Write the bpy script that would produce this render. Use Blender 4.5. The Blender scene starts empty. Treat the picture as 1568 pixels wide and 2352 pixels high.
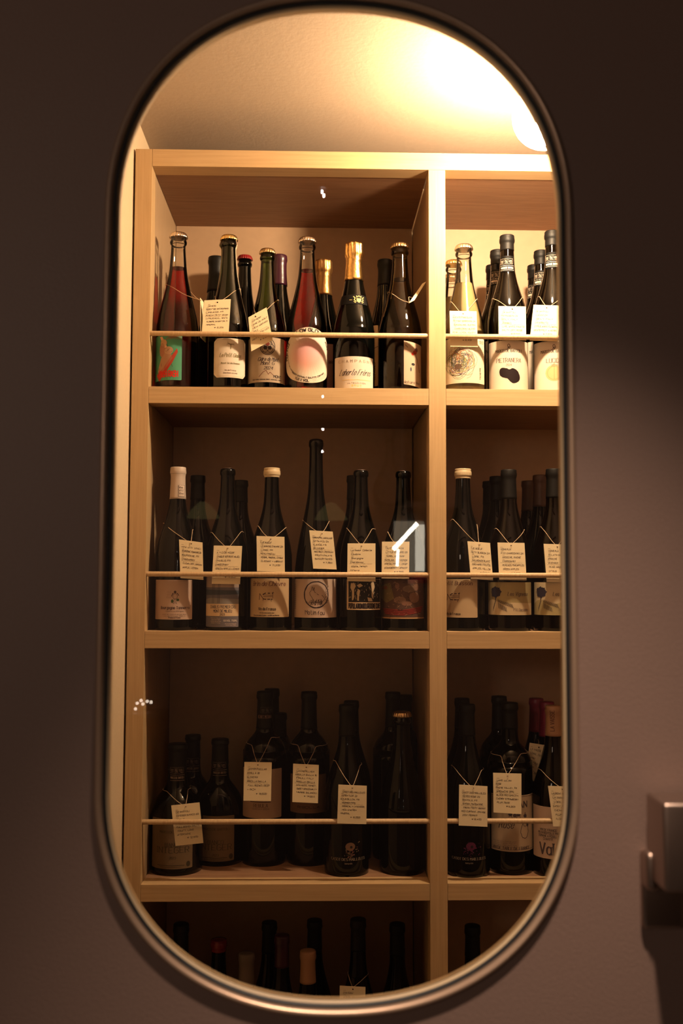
import bpy, bmesh, math, random
from math import pi, sin, cos, asin, atan2, sqrt
from mathutils import Vector, Matrix

C = bpy.context.scene.collection
sc = bpy.context.scene
random.seed(7)

# ---------------------------------------------------------------- camera, light, exposure
CZ = 1.46                                   # eye height above the floor
FPX, PITCH, YAW, ROLL = 2290.24, .06518, .02509, .00346
_cy, _sy, _cp, _sp = cos(YAW), sin(YAW), cos(PITCH), sin(PITCH)
FWD = Vector((_sy*_cp, _cy*_cp, _sp)); _r = Vector((_cy, -_sy, 0)); _u = _r.cross(FWD)
RGT = _r*cos(ROLL) + _u*sin(ROLL); UPV = _u*cos(ROLL) - _r*sin(ROLL)
cd = bpy.data.cameras.new('camera'); cam = bpy.data.objects.new('camera', cd); C.objects.link(cam)
cd.sensor_fit = 'VERTICAL'; cd.sensor_height = 36; cd.lens = FPX/2352*36
cd.clip_start = .02; cd.dof.use_dof = True; cd.dof.focus_distance = 1.995; cd.dof.aperture_fstop = 3.8
M = Matrix.Identity(4)
for i in range(3):
    M[i][0] = RGT[i]; M[i][1] = UPV[i]; M[i][2] = -FWD[i]
M[0][3], M[1][3], M[2][3] = 0, 0, CZ
cam.matrix_world = M
sc.camera = cam
sc.view_settings.view_transform = 'Standard'; sc.view_settings.look = 'None'
sc.view_settings.gamma = 1; sc.view_settings.use_curve_mapping = False
sc.view_settings.exposure = 0.0
sc.cycles.max_bounces = 14; sc.cycles.transparent_max_bounces = 40; sc.cycles.diffuse_bounces = 4
sc.cycles.glossy_bounces = 4; sc.cycles.transmission_bounces = 8
sc.cycles.sample_clamp_indirect = 4

W = bpy.data.worlds.new('world'); sc.world = W; W.use_nodes = True
W.node_tree.nodes['Background'].inputs[0].default_value = (.9, .62, .5, 1)
W.node_tree.nodes['Background'].inputs[1].default_value = 0.0

def lamp(name, kind, loc, rot, power, col, **k):
    d = bpy.data.lights.new(name, kind); o = bpy.data.objects.new(name, d); C.objects.link(o)
    o.location = (loc[0], loc[1], loc[2]+CZ); o.rotation_euler = rot; d.energy = power; d.color = col
    for a, b in k.items(): setattr(d, a, b)
    return o
BULB_WARM = (1.0, .725, .455)
# downlight of the outer room: a steep spot on the lower half of the door
lamp('downlight_door', 'SPOT', (.22, .62, .93), (math.radians(4), 0, 0), 135.0, (1, .76, .57), spot_size=math.radians(60), spot_blend=1.0, shadow_soft_size=.03)
_aim = (Vector((.05, 1.05, -.35))-Vector((-1.25, -1.2, .55))).to_track_quat('-Z', 'Y').to_euler()
lamp('room_glow', 'AREA', (-1.25, -1.2, .55), _aim, 6.5, (1, .76, .58), size=.4)

for sx in (-1.45, 1.6):       # added spots: brighten the far outer wall so its reflection lifts the darks
    _aim = (Vector((0, -2.95, -.35))-Vector((sx, -1.7, .6))).to_track_quat('-Z', 'Y').to_euler()
    lamp('veil_spot', 'SPOT', (sx, -1.7, .6), _aim, 42, (1, .72, .55), spot_size=math.radians(80), spot_blend=1, shadow_soft_size=.05)

def at(px, py, Y):
    """pixel of the photo -> the point of the place at depth Y (z relative to the eye)"""
    d = FWD + RGT*((px-784)/FPX) + UPV*((1176-py)/FPX)
    return d*(Y/d.y)
def floor_at(px, py, z):
    d = FWD + RGT*((px-784)/FPX) + UPV*((1176-py)/FPX)
    return d*(z/d.z)

# ---------------------------------------------------------------- materials
def new_mat(name):
    m = bpy.data.materials.new(name); m.use_nodes = True
    return m, m.node_tree, m.node_tree.nodes['Principled BSDF']
def plain(name, col, rough=.5, metal=0, spec=.5, bump=0, bscale=200, coat=0, var=0):
    m, t, p = new_mat(name)
    p.inputs['Base Color'].default_value = (*col, 1); p.inputs['Roughness'].default_value = rough
    p.inputs['Metallic'].default_value = metal; p.inputs['Specular IOR Level'].default_value = spec
    p.inputs['Coat Weight'].default_value = coat
    if bump or var:
        tc = t.nodes.new('ShaderNodeTexCoord'); n = t.nodes.new('ShaderNodeTexNoise')
        n.inputs['Scale'].default_value = bscale; n.inputs['Detail'].default_value = 4
        t.links.new(tc.outputs['Object'], n.inputs['Vector'])
        if bump:
            b = t.nodes.new('ShaderNodeBump'); b.inputs['Strength'].default_value = bump; b.inputs['Distance'].default_value = .002
            t.links.new(n.outputs['Fac'], b.inputs['Height']); t.links.new(b.outputs[0], p.inputs['Normal'])
        if var:
            r = t.nodes.new('ShaderNodeValToRGB'); r.color_ramp.elements[0].position = .3; r.color_ramp.elements[1].position = .7
            r.color_ramp.elements[0].color = (*[c*(1-var) for c in col], 1); r.color_ramp.elements[1].color = (*[min(1, c*(1+var)) for c in col], 1)
            t.links.new(n.outputs['Fac'], r.inputs[0]); t.links.new(r.outputs[0], p.inputs['Base Color'])
    return m
def wood(name, a, b, axis, rough=.45, fine=1.0, swirl=0.0):
    """pale veneer with grain running along the given axis"""
    m, t, p = new_mat(name); N = t.nodes; L = t.links
    tc = N.new('ShaderNodeTexCoord'); mp = N.new('ShaderNodeMapping')
    s = [260*fine, 260*fine, 260*fine]; s[axis] = 7
    mp.inputs['Scale'].default_value = s
    n = N.new('ShaderNodeTexNoise'); n.inputs['Scale'].default_value = 1; n.inputs['Detail'].default_value = 5; n.inputs['Roughness'].default_value = .62
    L.new(tc.outputs['Object'], mp.inputs['Vector']); L.new(mp.outputs[0], n.inputs['Vector'])
    mp2 = N.new('ShaderNodeMapping'); s2 = [9, 9, 9]; s2[axis] = 1.6; mp2.inputs['Scale'].default_value = s2
    n2 = N.new('ShaderNodeTexNoise'); n2.inputs['Scale'].default_value = 1; n2.inputs['Detail'].default_value = 3; n2.inputs['Distortion'].default_value = .6+swirl*2
    L.new(tc.outputs['Object'], mp2.inputs['Vector']); L.new(mp2.outputs[0], n2.inputs['Vector'])
    wv = N.new('ShaderNodeMath'); wv.operation = 'SINE'; ml = N.new('ShaderNodeMath'); ml.operation = 'MULTIPLY'; ml.inputs[1].default_value = 32
    L.new(n2.outputs['Fac'], ml.inputs[0]); L.new(ml.outputs[0], wv.inputs[0])
    ad = N.new('ShaderNodeMath'); ad.operation = 'MULTIPLY_ADD'; ad.inputs[1].default_value = .03+.06*swirl
    L.new(wv.outputs[0], ad.inputs[0]); L.new(n.outputs['Fac'], ad.inputs[2])
    r = N.new('ShaderNodeValToRGB'); r.color_ramp.elements[0].position = .28; r.color_ramp.elements[1].position = .72
    r.color_ramp.elements[0].color = (*a, 1); r.color_ramp.elements[1].color = (*b, 1)
    L.new(ad.outputs[0], r.inputs[0]); L.new(r.outputs[0], p.inputs['Base Color'])
    bp = N.new('ShaderNodeBump'); bp.inputs['Strength'].default_value = .12; bp.inputs['Distance'].default_value = .001
    L.new(n.outputs['Fac'], bp.inputs['Height']); L.new(bp.outputs[0], p.inputs['Normal'])
    p.inputs['Roughness'].default_value = rough; p.inputs['Specular IOR Level'].default_value = .3
    return m
def thin_glass(name, tint, ior=1.5, rough=0.0, absorb=None, dens=0):
    """clear sheet: fresnel reflection over straight transmission (thin wall, so no bending)"""
    m = bpy.data.materials.new(name); m.use_nodes = True; t = m.node_tree; t.nodes.clear()
    o = t.nodes.new('ShaderNodeOutputMaterial'); tr = t.nodes.new('ShaderNodeBsdfTransparent'); g = t.nodes.new('ShaderNodeBsdfGlossy')
    f = t.nodes.new('ShaderNodeFresnel'); mx = t.nodes.new('ShaderNodeMixShader')
    tr.inputs[0].default_value = (*tint, 1); g.inputs['Roughness'].default_value = rough; f.inputs[0].default_value = ior
    t.links.new(f.outputs[0], mx.inputs[0]); t.links.new(tr.outputs[0], mx.inputs[1]); t.links.new(g.outputs[0], mx.inputs[2])
    t.links.new(mx.outputs[0], o.inputs['Surface'])
    if absorb:
        v = t.nodes.new('ShaderNodeVolumeAbsorption'); v.inputs[0].default_value = (*absorb, 1); v.inputs[1].default_value = dens
        t.links.new(v.outputs[0], o.inputs['Volume'])
    return m
def globe_glass():
    m = bpy.data.materials.new('hazy_globe_glass'); m.use_nodes = True; t = m.node_tree; t.nodes.clear()
    o = t.nodes.new('ShaderNodeOutputMaterial'); tr = t.nodes.new('ShaderNodeBsdfTransparent'); g = t.nodes.new('ShaderNodeBsdfTranslucent')
    lw = t.nodes.new('ShaderNodeLayerWeight'); lw.inputs[0].default_value = .25; mx = t.nodes.new('ShaderNodeMixShader'); ml = t.nodes.new('ShaderNodeMath'); ml.operation = 'MULTIPLY_ADD'
    ml.inputs[1].default_value = .16; ml.inputs[2].default_value = .012; t.links.new(lw.outputs['Facing'], ml.inputs[0]); t.links.new(ml.outputs[0], mx.inputs[0])
    g.inputs[0].default_value = (.9, .88, .84, 1)
    t.links.new(tr.outputs[0], mx.inputs[1]); t.links.new(g.outputs[0], mx.inputs[2]); t.links.new(mx.outputs[0], o.inputs[0]); return m
def emit(name, col, s):
    m = bpy.data.materials.new(name); m.use_nodes = True; t = m.node_tree; t.nodes.clear()
    o = t.nodes.new('ShaderNodeOutputMaterial'); e = t.nodes.new('ShaderNodeEmission')
    e.inputs[0].default_value = (*col, 1); e.inputs[1].default_value = s; t.links.new(e.outputs[0], o.inputs[0]); return m
def ink_mat():
    m, t, p = new_mat('printed_paper'); a = t.nodes.new('ShaderNodeVertexColor'); a.layer_name = 'Col'
    t.links.new(a.outputs[0], p.inputs['Base Color']); p.inputs['Roughness'].default_value = .62; p.inputs['Specular IOR Level'].default_value = .14
    return m

WA, WB = (.44, .288, .142), (.53, .362, .192)
MT = dict(
    woodV=wood('pale_wood_upright', WA, WB, 2), woodH=wood('pale_wood_rail', WA, WB, 0),
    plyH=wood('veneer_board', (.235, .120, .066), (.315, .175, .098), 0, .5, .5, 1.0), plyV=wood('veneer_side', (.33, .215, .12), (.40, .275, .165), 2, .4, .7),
    back=plain('back_board', (.42, .275, .165), .55, bump=.05, bscale=60, var=.04),
    dowel=wood('dowel_wood', (.46, .31, .17), (.60, .43, .25), 0, .35),
    plaster=plain('cream_plaster', (.60, .46, .30), .85, bump=.25, bscale=140, var=.03),
    ceil=plain('ceiling_plaster', (.42, .325, .235), .9, bump=.25, bscale=140, var=.03),
    door=plain('door_paint', (.225, .145, .118), .5, spec=.4, bump=.3, bscale=420, var=.06),
    bead=plain('trim_metal', (.46, .31, .22), .36, metal=.55, bump=.02), gasket=plain('black_rubber', (.012, .011, .012), .5),
    lip=plain('inner_lip', (.55, .40, .24), .5), chrome=plain('brushed_metal', (.42, .31, .26), .38, metal=1, bump=.05, bscale=90),
    pane=thin_glass('window_glass', (.985, .98, .97), 1.5), globe=None,
    bulb=emit('lit_bulb', BULB_WARM, 2200.0),
    dark=plain('dark_glass', (.0007, .0010, .0009), .05, spec=.24), brownglass=plain('brown_glass', (.0012, .0006, .0003), .05, spec=.22),
    green=thin_glass('green_glass', (.20, .27, .05), 1.5), dgreen=thin_glass('deep_green_glass', (.085, .125, .035), 1.5),
    olive=thin_glass('olive_glass', (.62, .55, .38), 1.5),
    clear=thin_glass('clear_glass', (.95, .95, .92), 1.45),
    pink=thin_glass('crimson_wine', (.97, .90, .92), 1.33, 0, (.975, .01, .42), 170),
    red=thin_glass('pale_red_wine', (.97, .90, .88), 1.33, 0, (.88, .06, .05), 150),
    amber=thin_glass('golden_wine', (.9, .8, .6), 1.33, 0, (.6, .5, .2), 14),
    cloudy=plain('cloudy_wine', (.235, .18, .085), .12, spec=.4),
    gold=plain('gold_foil', (.85, .55, .20), .25, metal=1, bump=.5, bscale=110), goldcap=plain('gold_cap', (.85, .62, .26), .25, metal=1),
    silver=plain('silver_cap', (.80, .70, .60), .22, metal=1), bronze=plain('bronze_cap', (.60, .42, .22), .28, metal=1),
    black=plain('black_capsule', (.0022, .0026, .0026), .5, spec=.22), greycap=plain('charcoal_capsule', (.0032, .0028, .0026), .55, spec=.22),
    whitecap=plain('white_capsule', (.46, .37, .31), .5), cream=plain('cream_wax', (.52, .40, .24), .4, bump=.15, bscale=60),
    oldgold=plain('dull_gold_foil', (.32, .17, .06), .35, metal=.9, bump=.5, bscale=110), redwax=plain('red_wax', (.22, .015, .015), .25), purplewax=plain('purple_wax', (.035, .006, .016), .3, bump=.4, bscale=60),
    tan=plain('tan_capsule', (.34, .185, .10), .45), magenta=plain('magenta_capsule', (.25, .02, .06), .4), brown=plain('brown_capsule', (.07, .035, .027), .5),
    grey=plain('grey_capsule', (.12, .09, .07), .5),
    ink=ink_mat(), twine=plain('hemp_twine', (.55, .38, .24), .8), rose=thin_glass('rose_wine', (.9, .8, .75), 1.33, 0, (.8, .2, .12), 25),
    floor=plain('grey_floor', (.07, .05, .04), .6, var=.1, bscale=20), outerceil=plain('dark_ceiling_paint', (.035, .027, .023), .9), outer=plain('outer_wall', (.30, .22, .18), .8, bump=.2, bscale=100),
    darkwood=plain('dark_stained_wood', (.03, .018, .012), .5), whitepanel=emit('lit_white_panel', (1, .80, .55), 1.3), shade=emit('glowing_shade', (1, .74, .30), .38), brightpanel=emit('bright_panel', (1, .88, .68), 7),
    led=emit('lit_tube', (1, .9, .75), 38), spark=emit('small_lit_bulb', (1, .9, .88), 420), spark2=emit('small_dim_bulb', (1, .86, .8), 60), spark3=emit('candle_light', (1, .82, .66), 11),
    curtain=plain('grey_curtain', (.5, .42, .42), .9), crystal=thin_glass('decanter_glass', (.9, .9, .9), 1.6),
    burg=plain('red_cloth', (.5, .03, .05), .9),
)

MT['globe'] = globe_glass()
# ---------------------------------------------------------------- helpers
def link(name, me, m, parent=None):
    o = bpy.data.objects.new(name, me); C.objects.link(o)
    if m is not None and not me.materials: me.materials.append(m)
    if parent is not None: o.parent = parent
    return o
def mesh(name, vs, fs, m, parent=None, smooth=False, cols=None):
    me = bpy.data.meshes.new(name); me.from_pydata(vs, [], fs)
    if smooth:
        me.polygons.foreach_set('use_smooth', [True]*len(me.polygons))
    if cols is not None:
        ca = me.color_attributes.new('Col', 'FLOAT_COLOR', 'POINT')
        flat = []
        for c in cols: flat += [c[0], c[1], c[2], 1]
        ca.data.foreach_set('color', flat)
    me.update(); return link(name, me, m, parent)
def box(name, x0, x1, y0, y1, z0, z1, m, parent=None, bev=0.0):
    """box given relative to the eye height; the object's origin is the box centre"""
    cx, cy, cz = (x0+x1)/2, (y0+y1)/2, (z0+z1)/2
    bm = bmesh.new(); bmesh.ops.create_cube(bm, size=1)
    bmesh.ops.scale(bm, vec=(x1-x0, y1-y0, z1-z0), verts=bm.verts)
    if bev: bmesh.ops.bevel(bm, geom=bm.edges[:], offset=bev, segments=2, affect='EDGES', profile=.6)
    me = bpy.data.meshes.new(name); bm.to_mesh(me); bm.free()
    o = link(name, me, m, parent)
    o.location = (cx, cy, cz+CZ) if parent is None else Vector((cx, cy, cz+CZ)) - parent.location
    return o
def empty(name, loc, label=None, cat=None, group=None, kind=None):
    o = bpy.data.objects.new(name, None); C.objects.link(o); o.location = loc; o.empty_display_size = .02
    tag(o, label, cat, group, kind); return o
def tag(o, label=None, cat=None, group=None, kind=None):
    if label: o['label'] = label
    if cat: o['category'] = cat
    if group: o['group'] = group
    if kind: o['kind'] = kind
    return o
def catmull(pts, n=4):
    out = []
    P = [pts[0]]+list(pts)+[pts[-1]]
    for i in range(1, len(P)-2):
        p0, p1, p2, p3 = P[i-1], P[i], P[i+1], P[i+2]
        for k in range(n):
            t = k/n
            out.append(tuple(.5*((2*b)+(-a+c)*t+(2*a-5*b+4*c-d)*t*t+(-a+3*b-3*c+d)*t**3) for a, b, c, d in zip(p0, p1, p2, p3)))
    out.append(tuple(pts[-1])); return out
def lathe(name, prof, m, parent, seg=40, ripple=None, cap=True):
    vs, fs = [], []
    n = len(prof)
    for j, (r, z) in enumerate(prof):
        for i in range(seg):
            a = 2*pi*i/seg
            rr = r*(1+(ripple(a, j/(n-1)) if ripple else 0))
            vs.append((rr*cos(a), rr*sin(a), z))
    for j in range(n-1):
        for i in range(seg):
            k = (i+1) % seg
            fs.append((j*seg+i, j*seg+k, (j+1)*seg+k, (j+1)*seg+i))
    if cap:
        fs.append(tuple(range(seg-1, -1, -1))); fs.append(tuple((n-1)*seg+i for i in range(seg)))
    o = mesh(name, vs, fs, m, parent, True)
    if cap:
        o.data.polygons[-1].use_smooth = False; o.data.polygons[-2].use_smooth = False
    return o
def tube(name, pts, r, m, parent, seg=6, smooth=3):
    P = [Vector(p) for p in (catmull(pts, smooth) if smooth > 1 else pts)]
    vs, fs = [], []
    for i, p in enumerate(P):
        d = (P[min(i+1, len(P)-1)]-P[max(i-1, 0)]).normalized()
        a = d.cross(Vector((0, 1, .05))); a = a.normalized() if a.length > 1e-6 else Vector((1, 0, 0)); b = d.cross(a)
        for k in range(seg):
            t = 2*pi*k/seg; vs.append(p+a*(r*cos(t))+b*(r*sin(t)))
    for i in range(len(P)-1):
        for k in range(seg):
            l = (k+1) % seg; fs.append((i*seg+k, i*seg+l, (i+1)*seg+l, (i+1)*seg+k))
    fs.append(tuple(range(seg-1, -1, -1))); fs.append(tuple((len(P)-1)*seg+k for k in range(seg)))
    return mesh(name, vs, fs, m, parent, True)

# ---------------------------------------------------------------- drawn lettering
G = {'A':"00 26 40|12 32",'B':"00 06 26 35 34 23 03|23 32 31 20 00",'C':"45 36 16 05 01 10 30 41",'D':"00 06 26 44 42 20 00",'E':"46 06 00 40|03 33",
'F':"46 06 00|03 33",'G':"45 36 16 05 01 10 30 41 43 23",'H':"00 06|40 46|03 43",'I':"00 06",'J':"36 31 20 10 01",'K':"00 06|46 02|13 40",'L':"06 00 40",
'M':"00 06 23 46 40",'N':"00 06 40 46",'O':"10 01 05 16 36 45 41 30 10",'P':"00 06 36 45 44 33 03",'Q':"10 01 05 16 36 45 41 30 10|22 40",'R':"00 06 36 45 44 33 03|23 40",
'S':"45 36 16 05 04 13 33 42 41 30 10 01",'T':"06 46|26 20",'U':"06 01 10 30 41 46",'V':"06 20 46",'W':"06 10 24 30 46",'X':"00 46|06 40",'Y':"06 23 46|23 20",'Z':"06 46 00 40",
'0':"10 01 05 16 26 35 31 20 10",'1':"15 26 20",'2':"05 16 36 45 44 00 40",'3':"05 16 36 45 44 33 13|33 42 41 30 10 01",'4':"30 36 02 42",'5':"46 06 03 33 42 41 30 10 01",
'6':"36 16 05 01 10 30 41 42 33 03",'7':"06 46 10",'8':"13 04 05 16 36 45 44 33 13 02 01 10 30 41 42 33",'9':"43 13 04 05 16 36 45 41 30 10",
'a':"34 30|33 24 14 03 01 10 20 31",'b':"06 00|01 10 20 31 33 24 14 03",'c':"33 24 14 03 01 10 20 31",'d':"36 30|33 24 14 03 01 10 20 31",'e':"02 32 33 24 14 03 01 10 20 31",
'f':"36 26 15 10|04 24",'g':"34 3y 2x 1x 0y|33 24 14 03 01 10 20 31",'h':"06 00|03 14 24 33 30",'i':"04 00|05 06",'j':"14 1y 0x|15 16",'k':"06 00|34 02|12 30",'l':"06 00",
'm':"04 00|03 14 23 20|23 34 43 40",'n':"04 00|03 14 24 33 30",'o':"10 01 03 14 24 33 31 20 10",'p':"04 0x|01 10 20 31 33 24 14 03",'q':"34 3x|33 24 14 03 01 10 20 31",
'r':"04 00|02 13 24 34",'s':"33 24 14 03 12 22 31 20 10 01",'t':"16 11 20 30|04 24",'u':"04 01 10 20 31|34 30",'v':"04 20 44",'w':"04 10 23 30 44",'x':"04 30|00 34",'y':"04 20|44 0x",'z':"04 34 00 30",
',':"10 0y",'.':"00 11",'-':"03 23",'+':"03 43|21 25","'":"06 05",'/':"00 46",'%':"00 46|05 16|30 41",'&':"40 04 16 25 02 10 20 42",':':"01 00|04 03",
'#':"06 23 46|23 20|03 43|02 42",'~':"03 14 32 43"}
ACC = {'è':('e',"15 06"),'é':('e',"15 26"),'ô':('o',"05 16 25"),'ç':('c',"10 1y"),'É':('E',"17 28"),'â':('a',"05 16 25")}
YV = {'x': -2, 'y': -1}
def glyph(ch):
    extra = ''
    if ch in ACC: ch, e = ACC[ch]; extra = '|'+e
    s = G.get(ch)
    if s is None: return [], 2
    st = [[(int(p[0]), YV[p[1]] if p[1] in YV else int(p[1])) for p in part.split()] for part in (s+extra).split('|')]
    w = max(p[0] for l in st for p in l) if st else 2
    return st, max(w, .5)
SMOOTH = set('BCDGJOPQRSU0235689abcdeghmnopqrsuft&')

class Print:
    """collects flat ink in (u,v) pixel-size units and lays it on a surface through self.f(u,v)->(x,y,z)"""
    def __init__(s, f, maxseg=6): s.f, s.v, s.F, s.c, s.ms, s.vsplit = f, [], [], [], maxseg, False
    def quad(s, pts, col):
        b = len(s.v)
        for p in pts: s.v.append(s.f(*p)); s.c.append(col)
        s.F.append(tuple(range(b, b+len(pts))))
    def line(s, pts, w, col, nib=None):
        for (x0, y0), (x1, y1) in zip(pts, pts[1:]):
            L = sqrt((x1-x0)**2+(y1-y0)**2)
            if L < 1e-6: continue
            dx, dy = (x1-x0)/L, (y1-y0)/L
            ww = w if nib is None else w*(nib+(1-nib)*abs(dy*.97+dx*.24))
            nx, ny = -dy*ww/2, dx*ww/2; ex, ey = dx*ww*.25, dy*ww*.25
            k = max(1, int(L/s.ms))
            for i in range(k):
                a0, a1 = i/k, (i+1)/k
                ax, ay, bx, by = x0+(x1-x0)*a0, y0+(y1-y0)*a0, x0+(x1-x0)*a1, y0+(y1-y0)*a1
                if i == 0: ax -= ex; ay -= ey
                if i == k-1: bx += ex; by += ey
                s.quad([(ax-nx, ay-ny), (bx-nx, by-ny), (bx+nx, by+ny), (ax+nx, ay+ny)], col)
    def fill(s, poly, col, step=1.5, colf=None):
        x0, x1 = min(p[0] for p in poly), max(p[0] for p in poly)
        n = max(2, int((x1-x0)/step)); d = (x1-x0)/n
        def cuts(x):
            o = []
            for (ax, ay), (bx, by) in zip(poly, poly[1:]+poly[:1]):
                if (ax <= x) != (bx <= x): o.append(ay+(by-ay)*(x-ax)/(bx-ax))
            return sorted(o)
        prev = None
        for i in range(n):
            xm = x0+(i+.5)*d; cm = cuts(xm)
            ca, cb = cuts(x0+i*d+1e-4), cuts(x0+(i+1)*d-1e-4)
            for k in range(0, len(cm)-1, 2):
                a = ca if len(ca) == len(cm) else cm; b = cb if len(cb) == len(cm) else cm
                nv = s.vsplit and max(1, int((cm[k+1]-cm[k])/3)) or 1
            for q in range(nv):
                t0, t1 = q/nv, (q+1)/nv; L0, L1, R0, R1 = a[k], a[k+1], b[k], b[k+1]
                s.quad([(x0+i*d, L0+(L1-L0)*t0), (x0+(i+1)*d, R0+(R1-R0)*t0), (x0+(i+1)*d, R0+(R1-R0)*t1), (x0+i*d, L0+(L1-L0)*t1)], col)
    def ell(s, cx, cy, rx, ry, col, n=28): s.fill([(cx+rx*cos(2*pi*i/n), cy+ry*sin(2*pi*i/n)) for i in range(n)], col, max(.8, rx/12))
    def ring(s, cx, cy, rx, ry, w, col, n=32, a0=0, a1=2*pi, jit=0):
        s.line([(cx+(rx+random.uniform(-jit, jit))*cos(a0+(a1-a0)*i/n), cy+(ry+random.uniform(-jit, jit))*sin(a0+(a1-a0)*i/n)) for i in range(n+1)], w, col)
    def text(s, str_, u, v, h, col, w=None, style='sans', align='c', slant=0.0, sp=1.5, width=None, path=None, rot=0):
        k = h/6.0; w = w or h*.16; tot = 0; adv = []
        for ch in str_:
            a = 2.4 if ch == ' ' else glyph(ch)[1]+sp
            adv.append(a); tot += a
        tot -= sp
        kx = k if width is None else width/tot
        x = {'c': -tot*kx/2, 'l': 0, 'r': -tot*kx}[align]
        cr, sr = cos(rot), sin(rot)
        for ch, a in zip(str_, adv):
            if ch != ' ':
                st, gw = glyph(ch)
                jx, jy, js = (random.uniform(-.35, .35), random.uniform(-.5, .5), random.uniform(.85, 1.1)) if style == 'hand' else (0, 0, 1)
                for l in st:
                    pts = [((p[0]+jx)*js, (p[1]*js+jy)) for p in l]
                    if style == 'hand': pts = [(p[0]+random.uniform(-.3, .3), p[1]+random.uniform(-.3, .3)) for p in pts]
                    if ch in SMOOTH and len(pts) > 3: pts = catmull(pts, 2)
                    out = []
                    for gx, gy in pts:
                        X = x+gx*kx+gy*k*slant; Y = gy*k
                        if path: out.append(path(X, Y))
                        else: out.append((u+X*cr-Y*sr, v+X*sr+Y*cr))
                    s.line(out, w, col, .35 if style == 'serif' else None)
                    if style == 'serif' and not path and h > 5:
                        for (gx, gy), (hx, hy) in ((l[0], l[1]), (l[-1], l[-2])):
                            if abs(gx-hx) <= 1 and abs(gy-hy) >= 3 and gy in (0, 4, 6, -2):
                                X = x+gx*kx+gy*k*slant
                                s.line([(u+X-.9*kx, v+gy*k), (u+X+.9*kx, v+gy*k)], w*.4, col)
            x += a*kx
    def build(s, name, parent):
        if s.v: return mesh(name, s.v, s.F, MT['ink'], parent, False, s.c)

INK = (.016, .011, .013); SOFT = (.22, .16, .13)

# ---------------------------------------------------------------- the setting
D, DB = 1.97, 2.318                      # cabinet front plane, its back board
TT, TB = .861, .826
S1T, S1B, S2T, S2B, S3T, S3B = .377, .3436, -.1067, -.1402, -.5922, -.6245
S4T, S4B = -1.0770, -1.1100
XL, XI, DL, DR = -.3684, -.3347, .2237, .2576
CEIL = .9415
YD = 1.063                               # depth of the window seen in the door
def struct(o, kind='structure'): o['kind'] = kind; return o
struct(box('floor', -1.7, 2.0, -3.0, 2.5, -CZ-.05, -CZ, MT['floor']))
struct(box('ceiling', -1.7, 2.0, 1.095, 2.5, CEIL, CEIL+.05, MT['ceil']))
struct(box('ceiling_outer', -1.7, 2.0, -3.0, 1.095, CEIL, CEIL+.05, MT['outerceil']))
struct(box('wall_left', -.43, -.3722, 1.135, 2.5, -CZ, CEIL, MT['plaster']))
struct(box('wall_back', -.3722, 1.6, 2.36, 2.41, -CZ, CEIL, MT['plaster']))
struct(box('wall_right', 1.55, 1.6, 1.135, 2.36, -CZ, CEIL, MT['outer']))
struct(box('wall_outer_left', -1.7, -1.65, -3.0, 1.05, -CZ, CEIL, MT['outer']))
struct(box('wall_outer_right', 1.95, 2.0, -3.0, 1.05, -CZ, CEIL, MT['outer']))
struct(box('wall_outer_back', -1.65, 1.95, -3.0, -2.95, -CZ, CEIL, MT['outer']))

# the door with its tall rounded window
DX0, DX1, DZ1 = -.372, .455, .70
wf = bpy.data.objects.new('wall_front', None)
def wall_front():
    y0, y1 = 1.055, 1.135
    xs = [(-1.7, DX0-.003, -CZ, CEIL), (DX1+.003, 2.0, -CZ, CEIL), (DX0-.003, DX1+.003, DZ1+.003, CEIL)]
    vs, fs = [], []
    for x0, x1, z0, z1 in xs:
        b = len(vs)
        for x in (x0, x1):
            for y in (y0, y1):
                for z in (z0, z1): vs.append((x, y, z+CZ))
        fs += [tuple(b+i for i in q) for q in ((0, 1, 3, 2), (4, 6, 7, 5), (0, 4, 5, 1), (2, 3, 7, 6), (0, 2, 6, 4), (1, 5, 7, 3))]
    return mesh('wall_front', vs, fs, MT['outer'])
struct(wall_front())

WXC, WA_ = .0238, .2375                  # window centre and half width
CT, CB = .3869, -.2169
BT, BB = .6227-.3869, .4345-.2169
NE = 2.2
def outline(off, n=192):
    """closed outline of the window opening, grown outwards by off"""
    pts = []
    for i in range(n):
        a = 2*pi*i/n; c, s_ = cos(a), sin(a)
        x = math.copysign(abs(c)**(2/NE), c)*WA_; b, c0 = (BT, CT) if s_ >= 0 else (BB, CB)
        pts.append((x, c0+math.copysign(abs(s_)**(2/NE), s_)*b))
    dense = []
    for i, p in enumerate(pts):
        q = pts[(i+1) % n]; dense.append(p)
        L = math.dist(p, q)
        if L > .05:
            k = int(L/.04)
            dense += [(p[0]+(q[0]-p[0])*j/k, p[1]+(q[1]-p[1])*j/k) for j in range(1, k)]
    out = []
    m = len(dense)
    for i in range(m):
        a, b = dense[i-1], dense[(i+1) % m]
        tx, tz = b[0]-a[0], b[1]-a[1]; L = sqrt(tx*tx+tz*tz) or 1
        out.append((WXC+dense[i][0]+tz/L*off, dense[i][1]-tx/L*off+CZ))
    return out
def ringmesh(name, prof, m, parent, smooth=True):
    """sweeps the closed section prof [(offset, y)] round the window"""
    rings = [outline(o) for o, y in prof]; n = len(rings[0]); k = len(prof)
    vs = [(rings[j][i][0], prof[j][1], rings[j][i][1]) for j in range(k) for i in range(n)]
    fs = [(j*n+i, j*n+(i+1) % n, ((j+1) % k)*n+(i+1) % n, ((j+1) % k)*n+i) for j in range(k) for i in range(n)]
    return mesh(name, vs, fs, m, parent, smooth)
door = struct(empty('door_1', (0, 0, 0)))
door['label'] = 'dark brown painted door with a tall rounded window and metal handle'
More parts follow.
